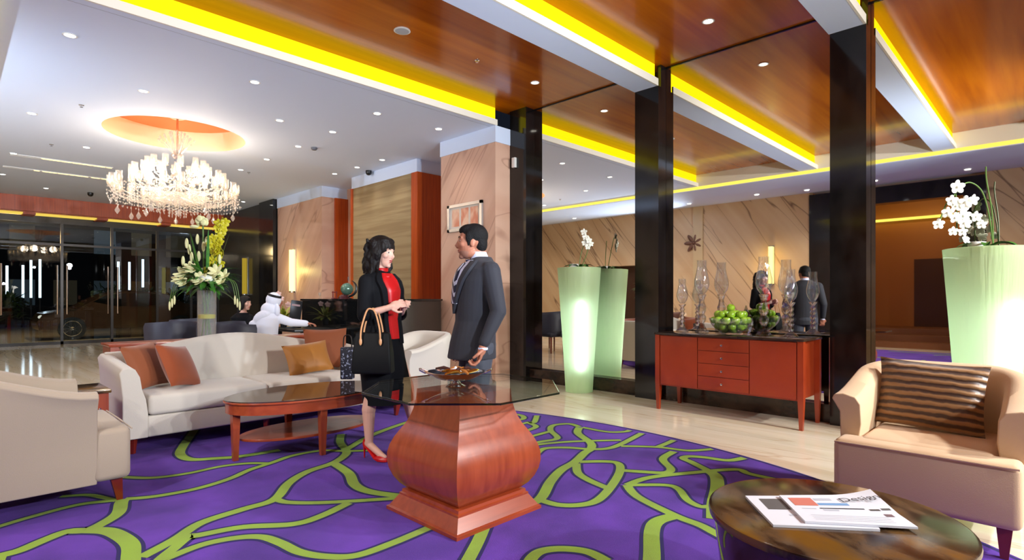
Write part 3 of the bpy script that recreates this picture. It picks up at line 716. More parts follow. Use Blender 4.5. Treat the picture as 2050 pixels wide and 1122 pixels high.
# ------------------------------------------------------------------ round marble drum table + newspapers
def drum():
    c = WD(1665, 1.865)
    r = thing('drum_table', 'round drum table of glossy gold and brown marble at the bottom right', 'table', (c.x, c.y, .0135))
    b = B(); lathe(b, [(.30, 0), (.30, .02), (.34, .2), (.365, .40), (.368, .455)], 64); obj('drum', b, mat('drum_gloss', C3(58, 34, 40), .06, coat=.6), r)
    b = B(); lathe(b, [(.37, .456), (.385, .460), (.387, .475), (.385, .484), (.375, .4865)], 64); obj('marble_top', b, gold_marble, r)
drum()
def newspapers():
    zt = .5008
    def paper(name, label, q, z, th, art, bend=0):
        pts = [WZ(px, py, z+th) for px, py in q]           # tl, tr, br, bl
        b = B(); n = 16; A = []; Bo = []
        for j in range(n+1):
            ra = []; rb_ = []
            for i in range(n+1):
                u, v = i/n, j/n
                p = (pts[0]*(1-u)+pts[1]*u)*(1-v)+(pts[3]*(1-u)+pts[2]*u)*v
                up = bend*max(0, (u-.55)/.45)**2*max(0, 1-v*1.6)
                p.z = z+th+up; ra.append(b.verts.new(p)); q2 = p.copy(); q2.z = z+max(0, up); rb_.append(b.verts.new(q2))
            A.append(ra); Bo.append(rb_)
        for j in range(n):
            for i in range(n):
                b.faces.new((A[j][i], A[j][i+1], A[j+1][i+1], A[j+1][i])); b.faces.new((Bo[j][i], Bo[j+1][i], Bo[j+1][i+1], Bo[j][i+1]))
        for k in range(n):
            b.faces.new((A[0][k], Bo[0][k], Bo[0][k+1], A[0][k+1])); b.faces.new((A[n][k], A[n][k+1], Bo[n][k+1], Bo[n][k]))
            b.faces.new((A[k][0], A[k+1][0], Bo[k+1][0], Bo[k][0])); b.faces.new((A[k][n], Bo[k][n], Bo[k+1][n], A[k+1][n]))
        o = tag(obj(name, b, MATS.get('newsprint') or mat('newsprint', C3(226, 228, 236), .6), None, True), label, 'newspaper')
        for nm, u0, u1, v0, v1, m in art:
            bb = B(); vs = []
            for u, v in ((u0, v0), (u1, v0), (u1, v1), (u0, v1)):
                p = (pts[0]*(1-u)+pts[1]*u)*(1-v)+(pts[3]*(1-u)+pts[2]*u)*v
                p.z = z+th+.0006+bend*max(0, (u-.55)/.45)**2*max(0, 1-v*1.6); vs.append(bb.verts.new(p))
            bb.faces.new(vs); obj(nm, bb, m, o, False)
        return o, pts
    red = mat('print_red', C3(206, 120, 104), .6); blue = mat('print_blue', C3(120, 160, 205), .6); grey = mat('print_grey', C3(96, 92, 90), .6); lite = mat('print_light', C3(190, 194, 204), .6); ink = mat('print_ink', C3(60, 60, 66), .6); purp = mat('print_mauve', C3(120, 96, 100), .6)
    paper('newspaper', 'lower newspaper sticking out at the left under another on the round marble table', [(1492, 993), (1700, 994), (1762, 1060), (1548, 1051)], zt, .008,
          [('photo_print', .1, .45, .12, .5, grey), ('caption_print', .25, .32, .66, .7, lite)])
    o, pts = paper('newspaper', 'top newspaper with a masthead and red and blue boxes on the round marble table', [(1560, 992), (1742, 991), (1838, 1056), (1612, 1044)], zt+.009, .007,
          [('photo_print', .06, .3, .12, .42, red), ('photo_print', .31, .62, .32, .40, blue), ('photo_print', .32, .5, .14, .22, lite), ('headline_print', .28, .72, .50, .53, ink), ('caption_print', .1, .24, .52, .545, lite),
           ('caption_print', .30, .45, .55, .6, lite), ('photo_print', .76, .86, .52, .57, grey), ('photo_print', .88, .97, .50, .55, grey), ('photo_print', .84, .92, .66, .74, purp)]+[('text_line', .12, .85, .66+.05*k, .668+.05*k, lite) for k in range(6) if k > 1], bend=.02)
    cu = bpy.data.curves.new('masthead_font', 'FONT'); cu.body = 'Design'; cu.size = .05
    t0 = bpy.data.objects.new('masthead_text', cu); COL.objects.link(t0); bpy.context.view_layer.update()
    me = bpy.data.meshes.new_from_object(t0.evaluated_get(bpy.context.evaluated_depsgraph_get())); bpy.data.objects.remove(t0)
    t = bpy.data.objects.new('masthead', me); COL.objects.link(t); me.materials.clear(); me.materials.append(ink)
    X = (pts[1]-pts[0]).normalized(); Y = (pts[0]-pts[3]).normalized(); Y = (Y-X*Y.dot(X)).normalized(); Z = X.cross(Y)
    p = (pts[0]*.42+pts[1]*.58)*.70+(pts[3]*.42+pts[2]*.58)*.30; p.z = zt+.0185
    Mx = Matrix((X, Y, Z)).transposed().to_4x4(); t.matrix_world = Matrix.Translation(p) @ Mx @ Matrix.Rotation(math.radians(-6), 4, 'Y')
    t.parent = o; 
newspapers()
# ------------------------------------------------------------------ sideboard
SBZ = .845
def sideboard():
    r = thing('sideboard', 'red brown wooden sideboard with four middle drawers against the mirror', 'sideboard', (5.79, 2.46, 0))
    x0, x1, hy = -.27, .265, .76
    b = bx(x0+.012, x1, -hy+.05, hy-.05, .27, .82); obj('body', b, wood_side, r, False)
    b = B(); rbox(b, x0-.01, x1+.005, -hy-.008, hy+.008, .822, SBZ, .004, 2); obj('stone_top', b, brown_marble, r)
    for sx, sy in ((x0+.03, hy-.025), (x0+.03, -hy+.025), (x1-.03, hy-.025), (x1-.03, -hy+.025)):
        b = B(); q = ((-1, -1), (1, -1), (1, 1), (-1, 1)); rr = [(.03, .8215), (.03, .30), (.028, .25), (.018, 0)]
        rings = [[b.verts.new((sx+u*h, sy+v*h*.85, z)) for u, v in q] for h, z in rr]
        for p, s in zip(rings, rings[1:]):
            for i in range(4): b.faces.new((p[i], p[(i+1) % 4], s[(i+1) % 4], s[i]))
        b.faces.new(rings[0]); b.faces.new(rings[-1]); obj('leg', b, wood_side, r, False)
    for a, c in ((.27, .70), (-.70, -.27)):
        o = obj('door', bx(x0+.001, x0+.011, a+.003, c-.003, .285, .812), wood_side, r, False, bevel=.002)
    hh = (.812-.285)/4
    for k in range(4):
        z0 = .285+hh*k
        d = obj('drawer', bx(x0+.001, x0+.011, -.262, .262, z0+.003, z0+hh-.003), wood_side, r, False, bevel=.002)
        b = B(); lathe(b, [(.006, 0), (.006, .014), (.013, .02), (.011, .028), (.001, .03)], 12); o = obj('knob', b, chrome, d, True, (x0, 0, z0+hh/2), (0, -PI/2, 0))
sideboard()
def holder(label, px, h, kind, x=5.93):
    p = WXp(px, x); s = h/.8
    r = thing('candle_holder', label, 'candle holder', (p.x, p.y, SBZ+.0005), group='glass hurricane candle holders on the sideboard')
    b = B()
    if kind == 0: prof = [(.078, 0), (.08, .006), (.06, .03), (.035, .07), (.026, .10), (.045, .13), (.05, .17), (.03, .20), (.045, .23), (.05, .27), (.035, .31), (.028, .35), (.04, .39), (.05, .41), (.05, .42)]
    else: prof = [(.07, 0), (.072, .006), (.05, .03), (.022, .06), (.03, .09), (.018, .12), (.032, .15), (.018, .18), (.032, .21), (.018, .24), (.032, .27), (.018, .30), (.03, .33), (.018, .36), (.04, .40), (.042, .41)]
    lathe(b, [(r_, z*s) for r_, z in prof], 20 if kind else 8); obj('glass_stem', b, crystal_clear, r, True)
    b = B(); pr = [(.03, .42), (.065, .47), (.082, .53), (.08, .58), (.062, .66), (.05, .73), (.052, .80)]
    pr = [(q*(1 if kind == 0 else .78), z) for q, z in pr]
    lathe(b, [(q, z*s) for q, z in pr]+[(q-.003, z*s) for q, z in pr[::-1]], 24, cap=False); obj('glass_shade', b, glass_clear, r)
    return r
def glass_bsdf():
    m = bpy.data.materials.new('cut_glass'); m.use_nodes = True; n = m.node_tree.nodes; L = m.node_tree.links; n.clear()
    g = n.new('ShaderNodeBsdfGlass'); g.inputs['IOR'].default_value = 1.5; g.inputs['Roughness'].default_value = .02; g.inputs[0].default_value = (.95, .96, 1, 1)
    t = n.new('ShaderNodeBsdfTransparent'); t.inputs[0].default_value = (.98, .98, 1, 1); mx = n.new('ShaderNodeMixShader'); mx.inputs[0].default_value = .5
    o = n.new('ShaderNodeOutputMaterial'); L.new(g.outputs[0], mx.inputs[1]); L.new(t.outputs[0], mx.inputs[2]); L.new(mx.outputs[0], o.inputs[0]); return m
crystal_clear = glass_bsdf()
holder('small glass candle holder at the far left end of the sideboard beside the pilaster', 1366, .60, 1, 5.99)
holder('tall clear glass candle holder on the sideboard just left of the apple bowl', 1405, .80, 0)
holder('tall glass candle holder on the sideboard just right of the apple bowl', 1529, .80, 0, 5.86)
holder('slim twisted glass candle holder nearest the right end of the sideboard', 1583, .66, 1, 5.84)
def apples():
    p = WXp(1463, 5.79); p.z = SBZ+.0005
    b = B(); pr = [(.09, 0), (.095, .006), (.15, .05), (.195, .10), (.215, .15), (.217, .165)]
    lathe(b, pr+[(q-.004, z+.004) for q, z in pr[::-1]], 40, cap=True)
    tag(obj('fruit_bowl', b, glass_clear, None, True, p), 'round clear glass bowl of green apples on the sideboard', 'bowl')
    pts = []
    for lay, (n, rr, z) in enumerate(((3, .05, .05), (8, .125, .08), (11, .163, .145), (5, .08, .13), (8, .125, .205), (4, .06, .215), (1, 0, .275))):
        for i in range(n):
            a = 2*PI*i/n+lay*.5; pts.append((rr*math.cos(a), rr*math.sin(a), z))
    b = B(); lathe(b, [(.004, .012), (.020, .003), (.033, .014), (.041, .036), (.040, .052), (.029, .069), (.013, .071), (.003, .062)], 16, (0, 0, -.037), cap=True)
    a0 = obj('apple', b, apple_m); bb = B(); tube(bb, [(0, 0, .02), (.003, 0, .04)], .0018, 5); st = obj('stem', bb, wood_leg, a0)
    for i, q in enumerate(pts):
        o = a0 if i == 0 else copy_tree(a0)
        o.location = p+Vector(q); o.rotation_euler = (rnd.uniform(-.5, .5), rnd.uniform(-.5, .5), rnd.uniform(0, 6))
        tag(o, 'green apple heaped in the clear glass bowl on the sideboard', 'apple', 'green apples in the glass bowl')
    q = WXp(1488, 5.99); b = B(); lathe(b, [(.03, 0), (.055, .03), (.075, .09), (.075, .14), (.05, .2), (.018, .26), (.006, .30)], 8)
    tag(obj('glass_ornament', b, crystal_clear, None, False, (q.x, q.y-.03, SBZ+.0005)), 'faceted pointed glass ornament standing behind the apple bowl', 'ornament')
apples()
# ------------------------------------------------------------------ glowing planters with orchids
def pot_mat():
    m = bpy.data.materials.new('planter_shell'); m.use_nodes = True; n = m.node_tree.nodes; L = m.node_tree.links; n.clear()
    tc = n.new('ShaderNodeTexCoord'); mp = n.new('ShaderNodeMapping'); mp.inputs['Scale'].default_value = (28, 28, 1.2); nz = n.new('ShaderNodeTexNoise'); nz.inputs['Scale'].default_value = 1
    L.new(tc.outputs['Object'], mp.inputs[0]); L.new(mp.outputs[0], nz.inputs['Vector'])
    bp = n.new('ShaderNodeBump'); bp.inputs['Strength'].default_value = .7; bp.inputs['Distance'].default_value = .01; L.new(nz.outputs['Fac'], bp.inputs['Height'])
    d = n.new('ShaderNodeBsdfDiffuse'); d.inputs[0].default_value = C3(206, 226, 174); t = n.new('ShaderNodeBsdfTranslucent'); t.inputs[0].default_value = C3(222, 240, 214)
    L.new(bp.outputs[0], d.inputs['Normal'])
    mx = n.new('ShaderNodeMixShader'); mx.inputs[0].default_value = .5; L.new(d.outputs[0], mx.inputs[1]); L.new(t.outputs[0], mx.inputs[2])
    g = n.new('ShaderNodeBsdfGlossy'); g.inputs['Roughness'].default_value = .3; L.new(bp.outputs[0], g.inputs['Normal']); m2 = n.new('ShaderNodeMixShader'); m2.inputs[0].default_value = .05
    L.new(mx.outputs[0], m2.inputs[1]); L.new(g.outputs[0], m2.inputs[2]); o = n.new('ShaderNodeOutputMaterial'); L.new(m2.outputs[0], o.inputs[0]); return m
potm = pot_mat(); tube_e = emission('planter_tube', (.80, 1, .92, 1), 14)
def orchid_flower(bm, c, r, nrm):
    nrm = Vector(nrm).normalized(); Q = nrm.to_track_quat('Z', 'Y').to_matrix().to_4x4()
    for k in range(5):
        a = 2*PI*k/5+PI/2; w_ = r*(.42 if k else .36)
        M_ = Matrix.Translation(c) @ Q @ Matrix.Rotation(a, 4, 'Z') @ Matrix.Translation((r*.5, 0, r*.08*(k % 2))) @ Matrix.Rotation(-.25, 4, 'Y')
        bmesh.ops.create_uvsphere(bm, u_segments=10, v_segments=6, radius=1, matrix=M_ @ Matrix.Diagonal((r*.55, w_, r*.10, 1)))
    bmesh.ops.create_uvsphere(bm, u_segments=8, v_segments=6, radius=r*.2, matrix=Matrix.Translation(Vector(c)+nrm*r*.15))
def leafblade(bm, p0, d, L_, w_, droop=.5, n=8):
    d = Vector(d); side = Vector((-d.y, d.x, 0)).normalized() if abs(d.x)+abs(d.y) > 1e-4 else Vector((1, 0, 0)); prev = None
    p = Vector(p0); d = d.normalized()
    for i in range(n+1):
        t = i/n; ww = w_*math.sin(PI*min(1, t*.92+.08))**.7
        a = bm.verts.new(p-side*ww/2+Vector((0, 0, ww*.15))); m_ = bm.verts.new(p); c = bm.verts.new(p+side*ww/2+Vector((0, 0, ww*.15)))
        if prev:
            bm.faces.new((prev[0], a, m_, prev[1])); bm.faces.new((prev[1], m_, c, prev[2]))
        prev = (a, m_, c); p = p+d*L_/n; d = (d+Vector((0, 0, -droop/n))).normalized()
def planter(label, x, y, tube_dir, tube_s, flower_label, stems, H=1.62):
    r = thing('lit_planter', label, 'planter', (x, y, 0))
    b = B(); pr = []
    for k in range(15):
        t = k/14; pr.append((.178+(.285-.178)*t**1.1, H*t))
    lathe(b, pr+[(.272, H+.003), (.268, H-.06)], 48, cap=False); bb = b
    lathe(bb, [(.001, .004), (.178, .004)], 48, cap=False)
    obj('shell', b, potm, r)
    b = B(); lathe(b, [(.001, H-.07), (.262, H-.06)], 32, cap=False); obj('soil', b, mat('soil', C3(48, 36, 26), .9), r)
    d = Vector(tube_dir).normalized()
    b = B(); tube(b, [(d.x*.150, d.y*.150, .30), (d.x*(.150+tube_s*.062), d.y*(.150+tube_s*.062), .30+tube_s)], .022, 12); obj('lamp_tube', b, tube_e, r)
    # orchid
    o = thing('orchid', flower_label, 'plant', (x, y, H-.058)); 
    b = B(); lathe(b, [(.05, 0), (.06, .11), (.055, .112)], 16); obj('flower_pot', b, plastic_w, o, True, (-.03, .06, 0)) if H else None
    b = B()
    for k in range(6):
        a = k*1.05; leafblade(b, (.03*math.cos(a), .03*math.sin(a), .07), (math.cos(a), math.sin(a), .55), .2, .06, 1.3)
    obj('leaves', b, leaf_m, o)
    b = B(); f = B()
    for pts, fl in stems:
        c = catmull([Vector(p) for p in pts], 8); tube(b, c, .005, 6)
        for q, rr, nn in fl: orchid_flower(f, Vector(q), rr, nn)
    obj('stem', b, stem_m, o); obj('blossoms', f, petal_w, o)
def cam2w(dx, dy): return (CA*dx+SA*dy, -SA*dx+CA*dy)       # image right / away -> world
def V(dx, dy, z): a = cam2w(dx, dy); return Vector((a[0], a[1], z))
tw = (-.71, -.70)
p1 = (5.86, 4.54)
st1 = [([V(.02, 0, .05), V(.10, -.02, .25), V(.11, -.05, .40), V(.06, -.08, .5)], [(V(.05, -.1, .52), .045, V(-.3, -1, 0)), (V(.07, -.11, .45), .045, V(-.1, -1, 0)), (V(.11, -.12, .41), .045, V(.3, -1, 0)), (V(.06, -.1, .38), .042, V(-.2, -1, .1)), (V(.14, -.1, .37), .04, V(.3, -1, .1)), (V(.10, -.1, .33), .04, V(.1, -1, 0))]),
       ([V(0, .03, .05), V(.03, .03, .25), V(.1, .03, .45)], [])]
planter('tall tapering glowing green planter left of the sideboard', p1[0], p1[1], tw, .88, 'white orchid in the far glowing planter left of the sideboard', st1)
p2 = (5.85, .44)
# near pot: stems arch towards image left
s = [V(.05, 0, .08), V(.0, -.02, .32), V(-.07, -.04, .50), V(-.17, -.06, .57), V(-.26, -.08, .55), V(-.32, -.09, .48)]
fl = [(-.42, .66, .075), (-.50, .52, .06), (-.57, .40, .06), (-.60, .30, .06), (-.46, .47, .06), (-.40, .50, .07), (-.36, .38, .07), (-.38, .30, .065), (-.33, .52, .06), (-.44, .36, .06), (-.40, .22, .05), (-.40, .14, .05), (-.24, .37, .06), (-.22, .29, .05), (-.52, .22, .05), (-.36, .44, .06)]
st2 = [(s, [(V(x*.82+.02, -.11-.03*(i % 3), z*.80), rr*.72, V(rnd.uniform(-.5, .3), -1, rnd.uniform(-.3, .3))) for i, (x, z, rr) in enumerate(fl)]),
       ([V(.07, .02, .08), V(.04, .0, .35), V(-.02, -.02, .6), V(-.05, -.05, .70)], []), ([V(-.32, -.09, .48), V(-.32, -.10, .32), V(-.32, -.10, .16)], []), ([V(-.32, -.09, .48), V(-.40, -.1, .40), V(-.46, -.1, .24)], [])]
planter('large glowing white green planter behind the tan armchair at the right edge', p2[0], p2[1], tw, .88, 'white orchid arching from the large glowing planter at the right edge', st2)
# ------------------------------------------------------------------ vase of flowers on the console
def flowers():
    c = WYp(414, 6.31); x, y = c.x, c.y; z0 = .0135+.79+.0005
    r = thing('flower_vase', 'tall clear glass cylinder vase of lilies and green leaves on the console behind the sofa', 'vase', (x, y, z0), -ANG)
    vg = thin_glass('vase_glass', (.97, .98, .98, 1), 1.5, .02, .14, (.9, .93, .95, 1)); b = B(); lathe(b, [(.088, 0), (.088, .50), (.084, .50), (.084, .012), (.001, .012)], 32, cap=False); lathe(b, [(.001, .001), (.088, .0)], 32, cap=False)
    obj('glass_cylinder', b, vg, r)
    b = B()
    for k in range(5):
        a = k*2.4; q = .05*math.sqrt((k+1)/5); tube(b, [(q*math.cos(a), q*math.sin(a), .02), (q*.5*math.cos(a+1), q*.5*math.sin(a+1), .3), (q*1.1*math.cos(a), q*1.1*math.sin(a), .55)], .006, 6)
    obj('stems', b, stem_m, r)
    b = B(); lathe(b, [(.001, .20), (.078, .21), (.08, .25), (.001, .26)], 24, cap=False); obj('yellow_band', b, petal_y, r)
    q = random.Random(11); b = B()
    for k in range(110):
        a = q.uniform(0, 2*PI); e = q.uniform(-.1, 1.35); leafblade(b, (.04*math.cos(a), .04*math.sin(a), .50+q.uniform(0, .12)), (math.cos(a)*math.cos(e), math.sin(a)*math.cos(e), math.sin(e)), q.uniform(.16, .34), .05, 1.2)
    for k in range(12):
        a = q.uniform(0, 2*PI); leafblade(b, (.05*math.cos(a), .05*math.sin(a), .55), (.28*math.cos(a), .28*math.sin(a), 1), q.uniform(.3, .6), .03, .1)
    obj('leaves', b, leaf_m, r)
    b = B()   # arching grass ends with buds
    for sx in (-1, 1):
        for k in range(3):
            c_ = catmull([Vector((sx*.05, 0, .52)), Vector((sx*.18, -.02, .64-.02*k)), Vector((sx*(.27+.02*k), -.03, .58)), Vector((sx*(.31+.025*k), -.04, .44-.03*k))], 8); tube(b, c_, .004, 5)
    obj('arching_grass', b, stem_m, r)
    for sx in (-1, 1):
        for k in range(3): b = B(); ell(b, (sx*(.31+.025*k), -.04, .40-.03*k), (.011, .011, .05), 8, 6); obj('grass_bud', b, petal_c, r)
    def lily(c_, s_):
        for k in range(6):
            a = PI/3*k+q.random(); M_ = Matrix.Translation(c_) @ Matrix.Rotation(.9, 4, 'X') @ Matrix.Rotation(a, 4, 'Z') @ Matrix.Rotation(-.55, 4, 'Y') @ Matrix.Translation((s_*.5, 0, 0)) @ Matrix.Diagonal((s_*.58, s_*.28, s_*.08, 1))
            bmesh.ops.create_uvsphere(b, u_segments=8, v_segments=6, radius=1, matrix=M_)
    for px, pz, s_ in ((-.20, .66, .09), (-.12, .72, .08), (-.25, .60, .08), (.16, .68, .09), (.22, .64, .08), (.19, .58, .07), (-.08, .70, .08), (.02, .60, .09), (.10, .62, .09), (-.03, .58, .08), (-.16, .56, .07)):
        b = B(); lily(Vector((px, -.10+q.uniform(-.05, .05), pz)), s_); obj('lily_flower', b, petal_c, r)
    for px, pz in ((-.17, .98), (-.10, 1.03), (-.16, .92), (-.02, .95), (.01, 1.0), (-.06, .85), (-.13, .84), (.14, .82), (-.23, .80)): b = B(); ell(b, (px, -.03+q.uniform(-.04, .04), pz), (.018, .018, .055), 8, 6); obj('lily_bud', b, petal_c, r)
    b = B(); ell(b, (.06, -.13, .62), (.075, .04, .035), 12, 8); ell(b, (.0, -.13, .605), (.04, .03, .03), 12, 8); ell(b, (.1, -.12, .60), (.03, .03, .04), 12, 8); obj('white_bloom', b, petal_w, r)
    b = B(); tube(b, [(-.03, 0, .5), (-.035, 0, .9), (-.04, 0, 1.2)], .008, 6); tube(b, [(.06, 0, .5), (.09, 0, .9), (.12, 0, 1.22)], .007, 6); obj('tall_stems', b, stem_m, r)
    b = B()
    for k in range(40):
        t = k/39; px = .06+.10*t; orchid_flower(b, Vector((px+q.uniform(-.055, .055)*(1.1-t*.5), q.uniform(-.07, .05), .70+.52*t)), .047, (q.uniform(-1, 1), -1, q.uniform(-.5, .5)))
    obj('yellow_orchids', b, petal_y, r)
    b = B()
    for k in range(7):
        a = k*.9; ell(b, (-.05+.04*math.cos(a), .03*math.sin(a), 1.20+.02*(k % 3)), (.03, .02, .035), 8, 6)
    ell(b, (-.13, 0, 1.16), (.05, .02, .018), 8, 6)
    obj('top_bloom', b, petal_c, r)
flowers()
# ------------------------------------------------------------------ chandelier
def chandelier():
    x, y = HC.x, HC.y
    r = thing('chandelier', 'large tiered crystal chandelier glowing under the round ceiling recess', 'chandelier', (x, y, 2.45))
    b = B(); lathe(b, [(.10, 1.585), (.10, 1.61), (.02, 1.62)], 24); tube(b, [(0, 0, .55), (0, 0, 1.60)], .018, 8); obj('stem', b, chrome, r)
    b = B(); lathe(b, [(.02, .25), (.14, .30), (.16, .36), (.06, .44), (.05, .60), (.11, .66), (.05, .74), (.04, .95), (.09, 1.0), (.03, 1.08)], 20); obj('glass_column', b, crystal_clear, r)
    b = B(); lathe(b, [(.03, .22), (.30, .27), (.42, .34), (.44, .37), (.02, .33)], 40, cap=False); obj('glass_dish', b, crystal, r)
    q = random.Random(2); shade = bulb = None
    for n, R, z in ((24, .85, .42), (18, .62, .60), (12, .38, .76)):
        for i in range(n):
            a = 2*PI*i/n+R; ca, sa = math.cos(a), math.sin(a); R1 = R+q.uniform(-.03, .03)
            b = B(); tube(b, catmull([Vector((ca*.05, sa*.05, z-.05)), Vector((ca*R1*.5, sa*R1*.5, z-.16)), Vector((ca*R1*.9, sa*R1*.9, z-.10)), Vector((ca*R1, sa*R1, z))], 5), .008, 5)
            lathe(b, [(.004, z-.005), (.04, z+.008), (.045, z+.014), (.01, z+.01)], 12, (ca*R1, sa*R1, 0)); obj('arm', b, crystal, r)
            if shade is None:
                b = B(); lathe(b, [(.022, 0), (.040, .035), (.046, .075), (.040, .12), (.044, .165)], 14, cap=False); shade = obj('glass_shade', b, crystal, r)
                b = B(); lathe(b, [(.004, .03), (.011, .05), (.013, .075), (.007, .105), (.001, .12)], 10, cap=False); bulb = obj('candle_bulb', b, bulb_e, shade); s = shade
            else:
                s = shade.copy(); COL.objects.link(s); s.parent = r; c = bulb.copy(); COL.objects.link(c); c.parent = s
            s.location = (ca*R1, sa*R1, z+.012)
    b = B()
    def drop(x_, y_, z_, s_, h_):
        v = [b.verts.new((x_+s_*math.cos(k*PI/2+x_*9), y_+s_*math.sin(k*PI/2+x_*9), z_)) for k in range(4)]; t = b.verts.new((x_, y_, z_+h_*.4)); u = b.verts.new((x_, y_, z_-h_))
        for k in range(4): b.faces.new((v[k], v[(k+1) % 4], t)); b.faces.new((v[(k+1) % 4], v[k], u))
    for n, R, z in ((24, .85, .42), (18, .62, .60), (12, .38, .76)):
        for i in range(n*3):
            a = 2*PI*i/(n*3)+R
            for k in range(4): drop(math.cos(a)*(R+q.uniform(-.05, .05)), math.sin(a)*(R+q.uniform(-.05, .05)), z-.04-.055*k, .013, .026)
    for ring, (R, z0) in enumerate(((.82, .27), (.62, .22), (.44, .18), (.28, .12), (.12, .06))):
        for i in range(int(60*R)+6):
            a = 2*PI*i/(int(60*R)+6)
            for k in range(5): drop(math.cos(a)*R, math.sin(a)*R, z0+.045*k, .013, .024)
    for i in range(26):          # fan of crystal spears at the crown
        a = 2*PI*i/26; R = .10+.16*(i % 3)/2
        tube(b, [(math.cos(a)*.04, math.sin(a)*.04, 1.02), (math.cos(a)*R, math.sin(a)*R, 1.36-.06*(i % 3))], [.012, .006], 4)
        drop(math.cos(a)*R, math.sin(a)*R, 1.36-.06*(i % 3), .02, .05)
    o = obj('crystal_drops', b, crystal, r, False); o['kind'] = 'stuff'
    for i in range(14):           # big pendant crystals below
        a = 2*PI*i/14; R = .78 if i % 2 else .52; b = B(); lathe(b, [(.003, .10), (.018, .07), (.034, .035), (.02, .005), (.003, -.02)], 8, cap=False); tube(b, [(0, 0, .1), (0, 0, .26)], .003, 4)
        obj('pendant_crystal', b, crystal, r, False, (math.cos(a)*R, math.sin(a)*R, .03 if i % 2 else -.0))
    for k in range(4):
        a = PI/2*k+.4; light('chandelier_light', 'POINT', (x+.45*math.cos(a), y+.45*math.sin(a), 3.12), 24, (1, .80, .58), size=.12)
chandelier()
# ------------------------------------------------------------------ ceiling fittings
def downlight(px, py, z, label, e=22, col=(1, .97, .93), group='recessed downlights in the white ceiling'):
    D = FPX*(z-EYE)/(HOR-py); p = WD(px, D, z)
    r = thing('downlight', label, 'ceiling light', p, group=group)
    b = B(); lathe(b, [(.058, -.001), (.062, -.006), (.048, -.008), (.045, -.002)], 24, cap=False); obj('trim_ring', b, plastic_w, r)
    b = B(); lathe(b, [(.001, -.004), (.045, -.004)], 20, cap=False); obj('lamp', b, lamp_e, r)
    light('downlight_beam', 'SPOT', (p.x, p.y, z-.03), e, col, (p.x, p.y, 0), .05, cone=110)
for px, py, lab in (
    (140, 70, 'nearest recessed downlight at the upper left of the white ceiling'),
    (287, 182, 'recessed downlight in the white ceiling nearest above the chandelier recess'),
    (510, 164, 'recessed downlight in the white ceiling below the yellow cove, left of the middle'),
    (64, 227, 'recessed downlight left of the chandelier, just left of a sprinkler'),
    (755, 227, 'recessed downlight in the white ceiling directly above the woman'),
    (560, 241, 'recessed downlight in the white ceiling right of the chandelier recess'),
    (666, 264, 'recessed downlight in the white ceiling up and left of the woman'),
    (878, 258, 'recessed downlight nearest the bulkhead of the pale stone wall'),
    (597, 293, 'recessed downlight beside a dark smoke detector right of the chandelier'),
    (534, 319, 'recessed downlight right of the chandelier top'),
    (482, 340, 'recessed downlight just right of the chandelier shades'),
    (670, 348, 'recessed downlight over the pink stone wall with the yellow light'),
    (765, 320, 'recessed downlight over the beige ribbed panel, right of the security camera'),
    (715, 335, 'recessed downlight over the beige ribbed panel, left of the security camera'),
    (173, 295, 'recessed downlight just left of the chandelier crown'),
    (27, 307, 'recessed downlight above the ceiling slots at the left edge'),
    (92, 377, 'recessed downlight just above the orange wood beam'),
    (5, 349, 'recessed downlight at the far left edge of the ceiling'),
    (487, 404, 'far recessed downlight beside the end of the orange wood beam')): downlight(px, py, ZC, lab)
for k, (lx, ly, lz) in enumerate(((-1.75, 1.35, 3.765), (-1.7, 2.9, 3.76), (-1.85, 4.3, 3.77), (-1.45, 5.3, 3.742), (-1.55, 7.1, 3.75), (-1.6, 8.9, 3.755), (-1.6, 11.0, 3.755), (-1.6, 13.5, 3.755))):
    r = thing('downlight', 'recessed downlight in the curved ceiling on the far side, seen in the mirrors', 'ceiling light', (lx, ly, lz), group='recessed downlights in the curved ceiling')
    b = B(); lathe(b, [(.06, -.001), (.064, -.006), (.05, -.008)], 20, cap=False); obj('trim_ring', b, plastic_w, r)
    b = B(); lathe(b, [(.001, -.012), (.05, -.012)], 16, cap=False); obj('lamp', b, lamp_e, r)
    light('downlight_beam', 'SPOT', (lx, ly, lz-.05), 115, (1, .92, .80), (lx-.15, ly, 0), .04, cone=140)
downlight(1071, 165, ZW, 'recessed downlight in the wood ceiling close to the left pilaster', 30, group='recessed downlights in the wood ceiling')
downlight(1418, 42, ZW, 'recessed downlight in the wood ceiling above the sideboard', 30, group='recessed downlights in the wood ceiling')
def ceil_round(name, label, cat, px, py, z, prof, m, m2=None):
    p = WD(px, FPX*(z-EYE)/(HOR-py), z-.0005); b = B(); lathe(b, prof, 28); o = obj(name, b, m, None, True, p); return tag(o, label, cat)
grille = mat('speaker_grille', C3(176, 178, 182), .6)
o = ceil_round('ceiling_speaker', 'round grey ceiling speaker in the wood ceiling', 'speaker', 805, 61, ZW, [(.085, 0), (.088, -.006), (.075, -.01)], plastic_w)
b = B(); lathe(b, [(.001, -.012), (.072, -.0105)], 28, cap=False); obj('grille', b, grille, o)
sp = [(.03, 0), (.03, -.006), (.008, -.01), (.008, -.025), (.018, -.028), (.018, -.03), (.001, -.031)]
for px, py, z, lab in ((955, 120, ZW, 'small sprinkler head in the wood ceiling left of its downlight'), (163, 210, ZC, 'sprinkler head in the white ceiling up and left of the chandelier'), (103, 289, ZC, 'sprinkler head left of the chandelier, above the ceiling slots'), (498, 345, ZC, 'sprinkler head right of the chandelier')):
    ceil_round('sprinkler', lab, 'sprinkler', px, py, z, sp, chrome)
ceil_round('smoke_detector', 'dark round smoke detector in the white ceiling right of the chandelier', 'smoke detector', 629, 296, ZC, [(.05, 0), (.05, -.02), (.035, -.04), (.001, -.042)], mat('grey_plastic', C3(90, 90, 96), .5))
